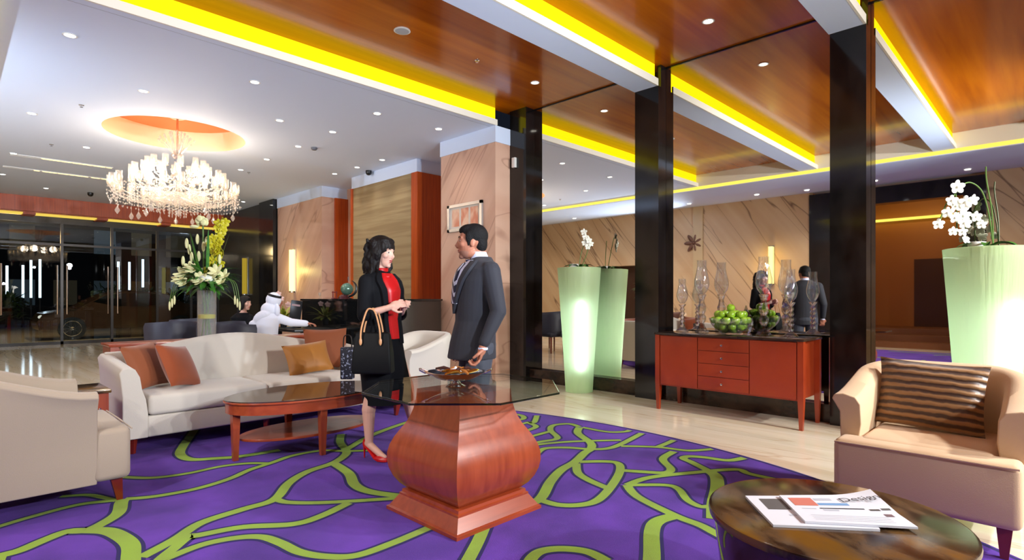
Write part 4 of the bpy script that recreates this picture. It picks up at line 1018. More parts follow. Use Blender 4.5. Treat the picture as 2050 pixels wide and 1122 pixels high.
for px, py, lab in ((738, 342, 'black dome security camera above the beige ribbed panel'), (181, 386, 'black dome security camera above the orange beam left of the chandelier')):
    ceil_round('security_camera', lab, 'camera', px, py, ZC, [(.06, 0), (.06, -.03), (.055, -.06), (.035, -.085), (.001, -.095)], plastic_k)
for k, (py, a, c, lab) in enumerate(((322, 20, 225, 'nearer of two long ceiling slot vents left of the chandelier'), (347, 5, 225, 'farther of two long ceiling slot vents left of the chandelier'))):
    Y = WD(120, FPX*(ZC-EYE)/(HOR-py)).y; x0 = WYp(a, Y).x; x1 = WYp(c, Y).x
    r = thing('slot_vent', lab, 'vent', ((x0+x1)/2, Y, ZC-.001)); h = (x1-x0)/2
    b = B(); box(b, -h, h, -.07, -.05, -.01, 0); box(b, -h, h, .05, .07, -.01, 0); box(b, -h, h, -.01, .01, -.01, 0); obj('frame', b, plastic_w, r, False)
    obj('slot', bx(-h, h, -.05, .05, -.004, -.0), plastic_k, r, False)
    b = B(); q = random.Random(k)
    for i in range(14): t = -h+2*h*(.3+.7*i/14)+q.uniform(-.03, .03); ell(b, (t, -.03, -.012), (.05, .015, .012), 8, 5)
    obj('warm_lamps', b, emission('warm_spark', (1, .8, .4, 1), 1.6), r)
# sensor on the left pilaster
p = WXp(1031, 6.0)
b = B(); rbox(b, -.045, -.0005, -.035, .035, -.075, .075, .008, 2); tag(obj('wall_sensor', b, plastic_w, None, True, (6.0, 5.85, 3.25)), 'small white sensor high on the leftmost black pilaster', 'sensor')
# ------------------------------------------------------------------ picture
def picture():
    r = thing('framed_picture', 'silver framed picture of three orange panels on the pale stone wall behind the man', 'picture', (5.70, 6.64, 2.49))
    h, v = .41, .215
    b = B()
    for a in ((-h, h, v-.045, v), (-h, h, -v, -v+.045), (-h, -h+.05, -v, v), (h-.05, h, -v, v)): box(b, -.035, -.001, a[0], a[1], a[2], a[3])
    obj('frame', b, mat('silver_frame', C3(178, 176, 174), .3, .5), r, False)
    obj('mount', bx(-.012, -.0015, -h+.05, h-.05, -v+.045, v-.045), mat('mount_board', C3(226, 214, 200), .7), r, False)
    pm = mat('orange_print', C3(222, 140, 108), .5, noise=((6, 6, 4), C3(240, 200, 170), .4, .6, 2))
    for k in (-1, 0, 1): obj('print', bx(-.014, -.0125, k*.22-.088, k*.22+.088, -v+.08, v-.075), pm, r, False)
picture()
def sconce(label, loc, nx, h, e=sconce_e):
    r = thing('wall_sconce', label, 'wall light', loc, 0, None)
    b = B(); box(b, 0 if nx < 0 else 0, nx*.02, -.07, .07, -h/2-.03, h/2+.03); obj('back_plate', b, chrome, r, False)
    b = B(); lathe(b, [(.055, -h/2), (.055, h/2)], 20, (nx*.08, 0, 0)); obj('lamp_shade', b, e, r)
    b = B(); lathe(b, [(.058, -h/2-.03), (.058, -h/2)], 20, (nx*.08, 0, 0)); obj('bottom_cap', b, chrome, r)
sconce('tall yellow wall light on the pink stone wall', (5.998, 13.35, 1.9), -1, 1.0)
sconce('dim yellow lamp imitating a wall light reflection on the dark panel', (5.998, 16.4, 1.85), -1, 1.0, emission('sconce_reflection', (.75, .52, .05, 1), .45))  # added lamp stands in for the mirrored glow of the stone-wall sconce
sconce('yellow wall light on the tan stone wall, seen in the mirror over the sideboard', (XO+.002, 5.65, 2.12), 1, 1.0)
light('sconce_glow', 'POINT', (5.7, 13.35, 1.9), 10, (1, .8, .25), size=.02)
light('sconce_glow', 'POINT', (XO+.3, 5.65, 2.1), 12, (1, .8, .3), size=.02)
b = B()
for k in range(7):
    a = 2*PI*k/7; M_ = Matrix.Translation((0, .15*math.cos(a), .15*math.sin(a))) @ Matrix.Rotation(a, 4, 'X') @ Matrix.Diagonal((.02, .17, .06, 1)); bmesh.ops.create_uvsphere(b, u_segments=12, v_segments=8, radius=1, matrix=M_)
ell(b, (.01, 0, 0), .06); tag(obj('wall_ornament', b, mat('bronze_leaf', C3(110, 74, 58), .4, .6), None, True, (XO+.025, 7.88, 2.88)), 'dark bronze flower shaped ornament on the tan stone wall, seen in the mirror', 'ornament')
# ------------------------------------------------------------------ reception
def reception():
    r = thing('reception_counter', 'dark reception counter with glossy black side and curved brown front', 'counter', (0, 0, 0))
    b = bx(4.35, 4.80, 7.35, 9.4, 0, 1.18); obj('black_side', b, black_gl, r, False)
    n = 14; outer = [(4.36+1.30*i/n, 7.2-.16*math.sin(PI*i/n)) for i in range(n+1)]; inner = [(4.36+1.30*i/n, 7.5-.16*math.sin(PI*i/n)) for i in range(n+1)]
    b = B(); prism(b, outer+inner[::-1], 'z', 0, 1.18); obj('curved_front', b, brown_lea, r, True)
    o2 = [(4.34+1.33*i/n, 7.17-.17*math.sin(PI*i/n)) for i in range(n+1)]; b = B(); prism(b, o2+[(5.68, 7.6), (4.84, 7.6), (4.84, 9.42), (4.33, 9.42)], 'z', 1.181, 1.212); obj('counter_top', b, black_marble, r, True)
    r2 = thing('reception_desk', 'low dark desk beside the reception counter where the man in white sits', 'desk', (0, 0, 0))
    b = B(); rbox(b, 3.66, 4.33, 8.15, 9.3, .71, .75, .006, 2); obj('desk_top', b, plastic_k, r2)
    obj('side_panel', bx(4.25, 4.3, 8.2, 9.25, 0, .709), plastic_k, r2, False); obj('side_panel', bx(3.7, 3.75, 8.8, 9.25, 0, .709), plastic_k, r2, False)
    p = WD(588, 8.9, .7505); rz = -ANG
    r3 = thing('card_terminal', 'dark tilted desk display beside the reception counter', 'display', p, rz)
    b = B(); rbox(b, -.10, .10, -.06, .06, 0, .02, .005, 2); box(b, -.015, .015, -.015, .015, .02, .12); obj('stand', b, plastic_k, r3)
    b = B(); rbox(b, -.09, .09, -.012, .012, .10, .44, .006, 2, Matrix.Rotation(.12, 4, 'Y')); obj('screen', b, plastic_k, r3)
    b = B(); rbox(b, -.065, .065, -.016, -.0125, .35, .38, .001, 1, Matrix.Rotation(.12, 4, 'Y')); obj('display_strip', b, mat('pale_strip', C3(160, 130, 130), .5), r3)
    p = WD(568, 9.35, .7505); r4 = thing('flower_arrangement', 'yellow green flower arrangement on the low desk beside the man in white', 'flowers', p)
    b = B(); lathe(b, [(.05, 0), (.06, .10), (.05, .15)], 16); obj('pot', b, plastic_k, r4)
    q = random.Random(9); b = B()
    for k in range(40): a = q.uniform(0, 6.28); e = q.uniform(.2, 1.4); leafblade(b, (0, 0, .12), (math.cos(a)*math.cos(e), math.sin(a)*math.cos(e), math.sin(e)), q.uniform(.15, .4), .04, .8)
    obj('leaves', b, mat('lime_leaf', C3(150, 156, 50), .5), r4)
    b = B()
    for k in range(5): orchid_flower(b, (q.uniform(-.14, .14), q.uniform(-.14, 0), q.uniform(.35, .55)), .05, (0, -1, .3))
    obj('pink_blooms', b, mat('pink_petal', C3(220, 180, 170), .5), r4)
    p = WXp(697, 4.6); r5 = thing('globe_ornament', 'green glass globe in a dark crescent stand on the reception counter', 'ornament', (p.x, p.y, 1.2125), -ANG)
    b = B(); lathe(b, [(.07, 0), (.06, .012), (.02, .02), (.015, .05)], 20)
    pts = [(.135*math.cos(a), 0, .175+.135*math.sin(a)) for a in [(-2.2+.22*k) for k in range(16)]]; tube(b, pts, [.006+.014*math.sin(PI*k/15) for k in range(16)], 8); tube(b, [(0, 0, .30), (0, 0, .36)], .008, 6); obj('crescent_stand', b, plastic_k, r5)
    b = B(); ell(b, (-.02, 0, .16), .10, 20, 14); obj('glass_globe', b, mat('green_globe', C3(96, 130, 112), .1, .4), r5)
    p = WXp(676, 4.6); b = B(); rbox(b, -.05, .05, -.03, .03, .0, .02, .004, 2)
    for k in (-1, 1): box(b, k*.03-.008, k*.03+.008, -.008, .008, .02, .13)
    box(b, -.045, .045, -.01, .01, .10, .12); tag(obj('desk_ornament', b, mat('red_lacquer', C3(130, 40, 34), .3), None, True, (p.x, p.y+.1, 1.2125), (0, 0, -ANG)), 'small red gate shaped ornament on the reception counter', 'ornament')
    p = WXp(683, 4.50); b = B(); lathe(b, [(.085, 0), (.08, .03), (.06, .055), (.03, .07), (.001, .074)], 20); tag(obj('bell_dome', b, mat('dark_red_dome', C3(70, 30, 34), .15, .3), None, True, (p.x, p.y-.08, 1.2125)), 'low dark red dome on the reception counter in front of the green globe', 'ornament')
    p = WXp(640, 4.6); b = B(); lathe(b, [(.02, 0), (.022, .006), (.004, .01), (.004, .05), (.02, .07), (.022, .11)], 16); tag(obj('drinking_glass', b, crystal, None, True, (p.x, p.y, 1.2125)), 'small clear glass on the reception counter near the yellow wall light', 'glass')
reception()
def lounge_chair(label, px, D, rz):
    p = WD(px, D, .0005); r = thing('lounge_chair', label, 'chair', p, rz, 'dark lounge chairs behind the sofa')
    b = B(); rbox(b, -.28, .28, -.28, .28, .36, .46, .03); obj('seat', b, dark_f, r)
    b = B(); rings = []
    for k in range(13):
        a = PI*.5+PI*k/12; c, s = math.cos(a), math.sin(a); h = .92-.03*abs(k-6)/6
        rings.append([b.verts.new((c*rr-.0, s*rr, z)) for rr, z in ((.31, .42), (.33, h-.05), (.31, h), (.27, h-.01), (.25, .44))])
    for a_, c_ in zip(rings, rings[1:]):
        for i in range(5): b.faces.new((a_[i], a_[(i+1) % 5], c_[(i+1) % 5], c_[i]))
    b.faces.new(rings[0]); b.faces.new(rings[-1]); obj('backrest', b, dark_f, r)
    for sx in (-.22, .22):
        for sy in (-.22, .22): b = B(); lathe(b, [(.014, 0), (.02, .36)], 10, (sx, sy, 0)); obj('leg', b, wood_leg, r)
lounge_chair('dark lounge chair behind the sofa, leftmost of the two left of the flower vase', 343, 7.7, PI/2)
lounge_chair('dark lounge chair directly left of the flower vase behind the sofa', 384, 8.8, PI/2)
lounge_chair('dark lounge chair directly right of the flower vase behind the sofa', 441, 7.7, PI/2+.2)
lounge_chair('dark lounge chair at the elbow of the man in white', 480, 7.2, .3)
armchair('tan armchair with dark red cushion, seen in the mirror behind the apple bowl', -.8, 5.3, 0, tan_f)
put_pillow('cushion', 'dark red cushion in the armchair seen in the mirror behind the apple bowl', mat('wine_velvet', C3(96, 30, 24), .7), -.93, 5.3, .47, PI/2, -.25, .42, .40, .13)
armchair('tan armchair seen in the mirror at the left end of the sideboard', -1.4, 7.6, 0, tan_f)
put_pillow('cushion', 'brown cushion in the armchair seen in the mirror at the sideboard left end', mat('cocoa_velvet', C3(84, 44, 26), .7), -1.53, 7.6, .47, PI/2, -.25, .42, .40, .13)

# ------------------------------------------------------------------ people
def head(bm, H, s=1.0, yaw=0.0, pitch=0.0, fem=False):
    M = Matrix.Translation(H) @ Matrix.Rotation(yaw, 4, 'Z') @ Matrix.Rotation(pitch, 4, 'Y') @ Matrix.Scale(s, 4)
    def e(c, r, rot=None): ell(bm, (0, 0, 0), r, 18, 12, None) if False else bmesh.ops.create_uvsphere(bm, u_segments=20, v_segments=14, radius=1, matrix=M @ Matrix.Translation(c) @ (rot or Matrix.Identity(4)) @ Matrix.Diagonal((r[0], r[1], r[2], 1)))
    j = .9 if fem else 1.0
    e((-.012, 0, .030), (.098, .076, .088)); e((.025, 0, -.012), (.072, .066*j, .088)); e((.035, 0, -.062), (.052, .050*j, .055))
    e((.068, 0, -.098), (.020*j, .022*j, .018)); e((.0, 0, -.075), (.062, .052*j, .035), Matrix.Rotation(.35, 4, 'Y'))
    e((.074, 0, .030), (.018, .052, .014)); 
    for sy in (-1, 1):
        e((.060, sy*.040, -.018), (.026, .022, .024)); e((-.005, sy*.074, -.010), (.018, .008, .030)); e((.082, sy*.012, -.032), (.012, .009, .008))
    t = B(); tube(t, [(.082, 0, .022), (.094, 0, .0), (.108, 0, -.024), (.100, 0, -.036), (.085, 0, -.036)], [.008, .009, .0115, .010, .006], 10); merge(bm, t, M)
    e((.083, 0, -.055), (.013, .022, .007)); e((.081, 0, -.068), (.012, .019, .007)); e((.070, 0, -.06), (.016, .03, .02))
    return M
def face_parts(root, M, lipcol, browm):
    for sy in (-1, 1):
        b = B(); bmesh.ops.create_uvsphere(b, u_segments=12, v_segments=8, radius=.0115, matrix=M @ Matrix.Translation((.0735, sy*.030, .007)))
        o = obj('eye', b, eye_w, root)
        b = B(); bmesh.ops.create_uvsphere(b, u_segments=10, v_segments=6, radius=.0075, matrix=M @ Matrix.Translation((.0795, sy*.0305, .007))); obj('iris', b, eye_d, o)
        t = B(); tube(t, [(.088, sy*.014, .030), (.088, sy*.030, .036), (.075, sy*.050, .030)], [.003, .0045, .002], 6); b = B(); merge(b, t, M); obj('eyebrow', b, browm, root)
    b = B(); bmesh.ops.create_uvsphere(b, u_segments=12, v_segments=8, radius=1, matrix=M @ Matrix.Translation((.086, 0, -.056)) @ Matrix.Diagonal((.012, .021, .0055, 1))); bmesh.ops.create_uvsphere(b, u_segments=12, v_segments=8, radius=1, matrix=M @ Matrix.Translation((.084, 0, -.067)) @ Matrix.Diagonal((.012, .018, .0055, 1)))
    obj('lips', b, lipcol, root)
def hand(bm, wrist, d, n, s=1.0, curl=.5, side=1):
    """wrist point, d = finger direction, n = palm normal (curl towards it), side = +1 thumb on d x n side"""
    d = Vector(d).normalized(); n = Vector(n); n = (n-d*n.dot(d)).normalized(); x = d.cross(n)*side; w_ = Vector(wrist)
    Mx = Matrix((x, d, n)).transposed().to_4x4()
    bmesh.ops.create_uvsphere(bm, u_segments=14, v_segments=10, radius=1, matrix=Matrix.Translation(w_+d*.05*s) @ Mx @ Matrix.Diagonal((.040*s, .052*s, .016*s, 1)))
    cone(bm, w_-d*.02*s, w_+d*.03*s, .025*s, .026*s, 10)
    for k, (off, L_) in enumerate(((.029, .070), (.0095, .078), (-.0105, .073), (-.029, .058))):
        p = w_+x*off*s+d*.092*s; dd = d.copy(); ln = L_*s
        for seg_, (f, r0, r1) in enumerate(((.45, .0092, .0086), (.30, .0086, .0080), (.25, .0080, .0070))):
            a = curl*(.7 if seg_ == 0 else 1.1)+.06*k; dd = (dd*math.cos(a)+n*math.sin(a)).normalized(); nn = n-dd*n.dot(dd)
            q = p+dd*ln*f; cone(bm, p, q, r0*s, r1*s, 8); p = q; n_ = nn
            if nn.length > 1e-3: n2 = (nn.normalized()); 
            n = n2 if nn.length > 1e-3 else n
        n = Mx.to_3x3() @ Vector((0, 0, 1))
    p = w_+x*.030*s+d*.025*s; q = p+(x*.55+d*.65+n*.45).normalized()*.042*s; cone(bm, p, q, .013*s, .0105*s, 9)
    cone(bm, q, q+(x*-.05+d*.8+n*.55).normalized()*.032*s, .0105*s, .0085*s, 9)
def sec_at(secs, z):
    for a, b in zip(secs, secs[1:]):
        lo, hi = (a, b) if a[2] < b[2] else (b, a)
        if lo[2] <= z <= hi[2]:
            t = (z-lo[2])/(hi[2]-lo[2]); return [lo[i]*(1-t)+hi[i]*t for i in range(5)]
    return list(secs[0][:5]) if abs(z-secs[0][2]) < abs(z-secs[-1][2]) else list(secs[-1][:5])
def patch(bm, secs, z0, z1, fa, fb, off, n=14, m=8, yaw=0):
    prev = None
    for j in range(n+1):
        z = z0+(z1-z0)*j/n; cx, cy, _, rx, ry = sec_at(secs, z); a0, a1 = fa(j/n), fb(j/n); row = []
        for i in range(m+1):
            a = a0+(a1-a0)*i/m; o = off*(1 if 0 < i < m else .2)
            x, y = (rx+o)*math.cos(a), (ry+o)*math.sin(a); row.append(bm.verts.new((cx+x*math.cos(yaw)-y*math.sin(yaw), cy+x*math.sin(yaw)+y*math.cos(yaw), z)))
        if prev:
            for i in range(m): bm.faces.new((prev[i], prev[i+1], row[i+1], row[i]))
        prev = row
def man():
    p = WD(952, 3.97, .0135)
    r = thing('person', 'man in a grey suit and striped tie facing the woman', 'person', p, PI-ANG+.33)
    H = Vector((.030, 0, 1.603)); b = B(); M = head(b, H, 1.0, -.22)
    cone(b, (-.012, 0, 1.56), (-.045, 0, 1.44), .056, .062)
    loft(b, [(-.01, 0, .88, .12, .15), (-.01, 0, 1.05, .11, .14), (-.01, 0, 1.3, .12, .17), (-.03, 0, 1.42, .10, .17), (-.04, 0, 1.47, .06, .09)])
    hl, hr = Vector((.02, .262, .885)), Vector((.04, -.25, .88))
    for sh, el, wr in (((-.05, .18, 1.40), (-.085, .245, 1.13), hl), ((-.03, -.18, 1.40), (-.06, -.28, 1.13), hr)):
        cone(b, sh, el, .048, .040); cone(b, el, wr, .038, .026)
    hand(b, hl, (.32, 0, -1), (.95, -.25, .3), 1.08, .75, -1); hand(b, hr, (.3, .1, -1), (.2, 1, 0), 1.08, .5, 1)
    for s in (-1, 1):
        hip, kn, an = Vector((-.01, s*.09, .90)), Vector((.03, s*.11, .49)), Vector((-.04, s*.12, .085))
        cone(b, hip, kn, .085, .055); cone(b, kn, an, .052, .035); cone(b, an-Vector((.03, 0, .02)), an+Vector((.14, 0, -.05)), .03, .028)
    obj('body', b, skin_m, r, True, remesh=.0048, smoothit=2)
    face_parts(r, M, mat('lips_brown', C3(150, 84, 76), .5), hair_k)
    # hair cap
    b = B()
    def e(c, rr, mm=None): bmesh.ops.create_uvsphere(b, u_segments=20, v_segments=14, radius=1, matrix=M @ Matrix.Translation(c) @ (mm or Matrix.Identity(4)) @ Matrix.Diagonal((rr[0], rr[1], rr[2], 1)))
    e((-.022, 0, .048), (.098, .082, .088)); e((.028, 0, .092), (.062, .060, .036), Matrix.Rotation(.25, 4, 'Y')); e((-.062, 0, -.005), (.052, .066, .078)); 
    for sy in (-1, 1): e((.012, sy*.068, .030), (.034, .012, .045)); e((.022, sy*.066, -.005), (.010, .008, .028))
    obj('hair', b, hair_k, r, True, remesh=.005, smoothit=2)
    b = B()
    bmesh.ops.create_uvsphere(b, u_segments=20, v_segments=14, radius=1, matrix=M @ Matrix.Translation((.034, 0, -.067)) @ Matrix.Diagonal((.0535, .0515, .050, 1)))
    bmesh.ops.create_uvsphere(b, u_segments=12, v_segments=8, radius=1, matrix=M @ Matrix.Translation((.0695, 0, -.100)) @ Matrix.Diagonal((.021, .023, .019, 1)))
    obj('beard_stubble', b, beard_m, r, True, remesh=.005, smoothit=1)
    secs = [(.028, 0, .785, .172, .20), (.02, 0, .90, .160, .195), (.0, 0, 1.05, .142, .178), (.0, 0, 1.2, .142, .188), (-.005, 0, 1.33, .140, .205), (-.02, 0, 1.41, .125, .21), (-.035, 0, 1.46, .095, .16), (-.045, 0, 1.50, .068, .085)]
    b = B(); loft(b, secs, 28)
    for sh, el, wr in (((-.055, .185, 1.395), (-.09, .252, 1.12), hl+Vector((-.01, 0, .03))), ((-.03, -.185, 1.395), (-.065, -.285, 1.12), hr+Vector((0, 0, .03)))):
        cone(b, sh, el, .070, .056); cone(b, el, wr, .055, .040)
    obj('jacket', b, suit_m, r, True, remesh=.007, smoothit=3)
    b = B(); patch(b, secs, 1.16, 1.475, lambda t: -.02-.55*t, lambda t: .02+.55*t, .012); obj('shirt_front', b, shirt_m, r)
    b = B(); loft(b, [(-.042, 0, 1.455, .074, .080), (-.026, 0, 1.50, .066, .066), (-.018, 0, 1.535, .060, .059)], 24, cap=False); loft(b, [(-.042, 0, 1.455, .068, .074), (-.018, 0, 1.535, .054, .053)], 24, cap=False); obj('shirt_collar', b, shirt_m, r)
    tm = mat('striped_tie', C3(22, 26, 56), .45); nt = tm.node_tree; n = nt.nodes; tc = n.new('ShaderNodeTexCoord'); wv = n.new('ShaderNodeTexWave'); wv.bands_direction = 'DIAGONAL'; wv.inputs['Scale'].default_value = 9
    cr = n.new('ShaderNodeValToRGB'); cr.color_ramp.interpolation = 'CONSTANT'; cr.color_ramp.elements[0].color = C3(22, 26, 56); cr.color_ramp.elements[1].position = .72; cr.color_ramp.elements[1].color = C3(196, 200, 220)
    nt.links.new(tc.outputs['Object'], wv.inputs[0]); nt.links.new(wv.outputs[0], cr.inputs[0]); nt.links.new(cr.outputs[0], n['Principled BSDF'].inputs['Base Color'])
    b = B(); patch(b, secs, 1.17, 1.455, lambda t: -.24+.12*t, lambda t: .24-.12*t, .028); lathe(b, [(.006, -.022), (.022, .016), (.016, .02)], 10, (.052, 0, 1.462)); obj('tie', b, tm, r)
    for s in (-1, 1):
        b = B(); patch(b, secs, 1.10, 1.47, lambda t: s*(.0+.40*t), lambda t: s*(.05+.95*t), .022, m=5); obj('lapel', b, suit_m, r)
    b = B()
    loft(b, [(.01, 0, .99, .135, .165), (.0, 0, .88, .145, .175), (.0, 0, .80, .135, .18)])
    for s in (-1, 1):
        hip, kn, an = Vector((-.01, s*.09, .88)), Vector((.03, s*.11, .49)), Vector((-.03, s*.12, .10)); cone(b, hip, kn, .10, .078); cone(b, kn, an, .078, .062)
    obj('trousers', b, trouser_m, r, True, remesh=.008, smoothit=3)
    for s in (-1, 1):
        b = B(); rbox(b, -.12, .17, s*.12-.042, s*.12+.042, 0, .022, .008, 2); ell(b, (.05, s*.12, .035), (.115, .042, .038)); ell(b, (-.06, s*.12, .05), (.06, .042, .05)); obj('shoe', b, plastic_k, r, True)
    b = B(); lathe(b, [(.031, -.008), (.033, -.004), (.033, .004), (.031, .008)], 16, hl+Vector((0, 0, -.012))); obj('shirt_cuff', b, shirt_m, r)
man()
def woman():
    T = math.radians(28); p = WD(765, 4.32, .0135)
    r = thing('person', 'woman in black jacket and skirt with red blouse and red high heels', 'person', p, -ANG-T)
    def L(cx, cy, z): return Vector((cx*math.cos(T)-cy*math.sin(T), cx*math.sin(T)+cy*math.cos(T), z))
    H = L(.002, 0, 1.557); b = B(); M = head(b, H, .95, T-math.radians(22), .10, True)
    cone(b, H+Vector((-.02, 0, -.05)), L(-.03, 0, 1.39), .045, .050)
    loft(b, [(0, 0, .80, .12, .14), (0, 0, 1.0, .09, .11), (0, 0, 1.25, .10, .13), (-.01, 0, 1.36, .08, .14), (-.01, 0, 1.41, .05, .07)])
    er, wr = L(-.085, -.19, 1.085), L(.095, -.19, 1.14); el, wl = L(.10, .20, 1.08), L(.17, -.04, 1.13)
    for sh, e_, w_ in ((Vector((-.01, -.15, 1.33)), er, wr), (Vector((-.01, .15, 1.33)), el, wl)):
        cone(b, sh, e_, .040, .034); cone(b, e_, w_, .034, .022)
    hand(b, wr, L(1, .1, .35)-L(0, 0, 0), L(.1, .8, -.3)-L(0, 0, 0), .95, .65, -1); hand(b, wl, L(.2, -1, .4), L(.6, -.1, -.2), .92, .6, 1)
    an_r, an_l = L(-.075, -.10, .125), L(.19, .34, .125)
    for hip, kn, an in ((Vector((0, -.08, .86)), L(-.062, -.09, .47), an_r), (Vector((0, .08, .86)), L(.155, .24, .47), an_l)):
        cone(b, hip, kn, .085, .052); c = kn.lerp(an, .32)+Vector((-.018, 0, 0)); cone(b, kn, c, .050, .052); cone(b, c, an, .050, .030)
        d = Vector((1, -.05, 0)).normalized(); cone(b, an+Vector((-.01, 0, -.01)), an+d*.11+Vector((0, 0, -.075)), .028, .024)
        cone(b, an+d*.11+Vector((0, 0, -.078)), an+d*.16+Vector((0, 0, -.09)), .024, .016)
    obj('body', b, skin_w, r, True, remesh=.0048, smoothit=2)
    face_parts(r, M, lip_m, hair_m)
    b = B(); q = random.Random(4)
    def e(c, rr, mm=None): bmesh.ops.create_uvsphere(b, u_segments=18, v_segments=12, radius=1, matrix=M @ Matrix.Translation(c) @ (mm or Matrix.Identity(4)) @ Matrix.Diagonal((rr[0], rr[1], rr[2], 1)))
    e((-.020, 0, .052), (.112, .096, .094)); e((-.065, 0, -.03), (.082, .100, .12)); e((-.085, 0, -.12), (.07, .105, .085))
    e((.030, -.022, .098), (.048, .055, .032)); e((.030, .035, .094), (.048, .04, .034))
    for sy in (-1, 1):
        e((.000, sy*.076, .0), (.046, .026, .09)); e((-.02, sy*.085, -.10), (.045, .032, .09)); e((.040, sy*.068, .045), (.028, .018, .05))
    for k in range(44):
        a = q.uniform(PI*.32, PI*1.68); z0 = q.uniform(-.08, .06); c, s = math.cos(a), math.sin(a); pts = []
        for j in range(7):
            t = j/6; rr = .096+.016*math.sin(t*9+k)+.012*t; pts.append(M @ Vector((-.03+c*rr*1.05, s*rr*.98, z0+.05-.19*t)))
        tube(b, pts, [.010, .014, .015, .015, .013, .010, .004], 7)
    obj('hair', b, hair_m, r, True, remesh=.0055, smoothit=1)
    secs = [(-.01, 0, .84, .145, .185), (-.01, 0, .95, .132, .170), (-.01, 0, 1.05, .118, .150), (.0, 0, 1.18, .125, .158), (.0, 0, 1.27, .128, .170), (-.015, 0, 1.345, .105, .178), (-.02, 0, 1.39, .078, .13), (-.025, 0, 1.425, .058, .065)]
    b = B(); loft(b, secs, 28)
    for sh, e_, w_ in ((Vector((-.015, -.155, 1.33)), er, wr), (Vector((-.015, .155, 1.33)), el, wl)):
        cone(b, sh, e_, .062, .056); cone(b, e_, e_.lerp(w_, .22), .054, .05)
    obj('jacket', b, black_c, r, True, remesh=.007, smoothit=3)
    b = B(); patch(b, secs, .90, 1.40, lambda t: -.26-.25*t, lambda t: .26+.25*t, .014, n=20); loft(b, [(-.02, 0, 1.385, .062, .068), (-.012, 0, 1.43, .054, .056), (-.01, 0, 1.44, .056, .058)], 24, cap=False); obj('blouse', b, red_c, r)
    b = B()
    for k in range(5): ell(b, (.075-.012*(k % 2), -.02+.012*k, 1.37-.022*k), (.022, .03, .02), 12, 8)
    obj('blouse_bow', b, red_c, r, True, remesh=.005, smoothit=1)
    for s in (-1, 1):
        b = B(); patch(b, secs, .86, 1.40, lambda t: s*(.26+.25*t), lambda t: s*(.50+.42*t), .024, n=18, m=5); obj('lapel', b, black_c, r)
    c = L(.02, .03, 0)
    b = B(); loft(b, [(-.01, 0, 1.0, .115, .15), (-.01, 0, .86, .145, .19), (0, .0, .75, .155, .20), (.02, .02, .58, .165, .205), (c.x+.01, c.y+.02, .44, .175, .215), (c.x+.01, c.y+.02, .405, .175, .215)], 32); obj('skirt', b, black_c, r)
    for an in (an_r, an_l):
        d = Vector((1, -.05, 0)).normalized(); Q = Matrix.Translation((an.x, an.y, 0)) @ Matrix.Rotation(math.atan2(d.y, d.x), 4, 'Z')
        b = B(); t = B(); 
        rings = []
        for x_, z_, h_, w_ in ((-.045, .098, .045, .022), (-.02, .088, .012, .027), (.03, .055, .010, .030), (.08, .016, .012, .038), (.12, .004, .036, .040), (.16, .002, .032, .030), (.185, .002, .020, .012)):
            rings.append([t.verts.new((x_, w_*u, z_+h_*v)) for u, v in ((-1, 0), (-1.05, .5), (-.6, 1), (.6, 1), (1.05, .5), (1, 0))])
        for p_, q_ in zip(rings, rings[1:]):
            for i in range(6): t.faces.new((p_[i], p_[(i+1) % 6], q_[(i+1) % 6], q_[i]))
        t.faces.new(rings[0]); t.faces.new(rings[-1]); tube(t, [(-.042, 0, .10), (-.048, 0, .05), (-.048, 0, .0)], [.016, .007, .005], 8); merge(b, t, Q); obj('high_heel_shoe', b, red_c, r)
    # handbag hanging from her forearm
    o = thing('handbag', 'black handbag with tan gold handles hanging from the forearm of the woman', 'handbag', p+Vector((*cam2w(-.01, -.235), .66)), -ANG-.05)
    b = B(); rings = []
    for z, hx, hy in ((0, .14, .055), (.02, .145, .062), (.15, .138, .058), (.27, .125, .035), (.30, .12, .025)):
        rings.append([b.verts.new((x_, y_, z)) for x_, y_ in ((-hx, -hy), (hx, -hy), (hx, hy), (-hx, hy))])
    for p_, q_ in zip(rings, rings[1:]):
        for i in range(4): b.faces.new((p_[i], p_[(i+1) % 4], q_[(i+1) % 4], q_[i]))
    b.faces.new(rings[0]); b.faces.new(rings[-1]); obj('bag_body', b, mat('bag_leather', C3(9, 10, 12), .6, spec=.2), o, True, bevel=.01)
    hm = mat('tan_handle', C3(206, 150, 104), .35)
    for y_ in (-.045, .03):
        b = B(); tube(b, catmull([Vector((-.075, y_-.015, .235)), Vector((-.07, y_-.012, .33)), Vector((-.035, y_, .455)), Vector((.0, y_, .470)), Vector((.03, y_, .44)), Vector((.062, y_-.012, .33)), Vector((.07, y_-.015, .235))], 6), .0065, 8)
        h_ = obj('handle', b, hm, o)
        for x_ in (-.075, .07): b = B(); ell(b, (x_, y_-.015, .235), (.011, .008, .028), 10, 8); obj('handle_tab', b, hm, h_)
woman()
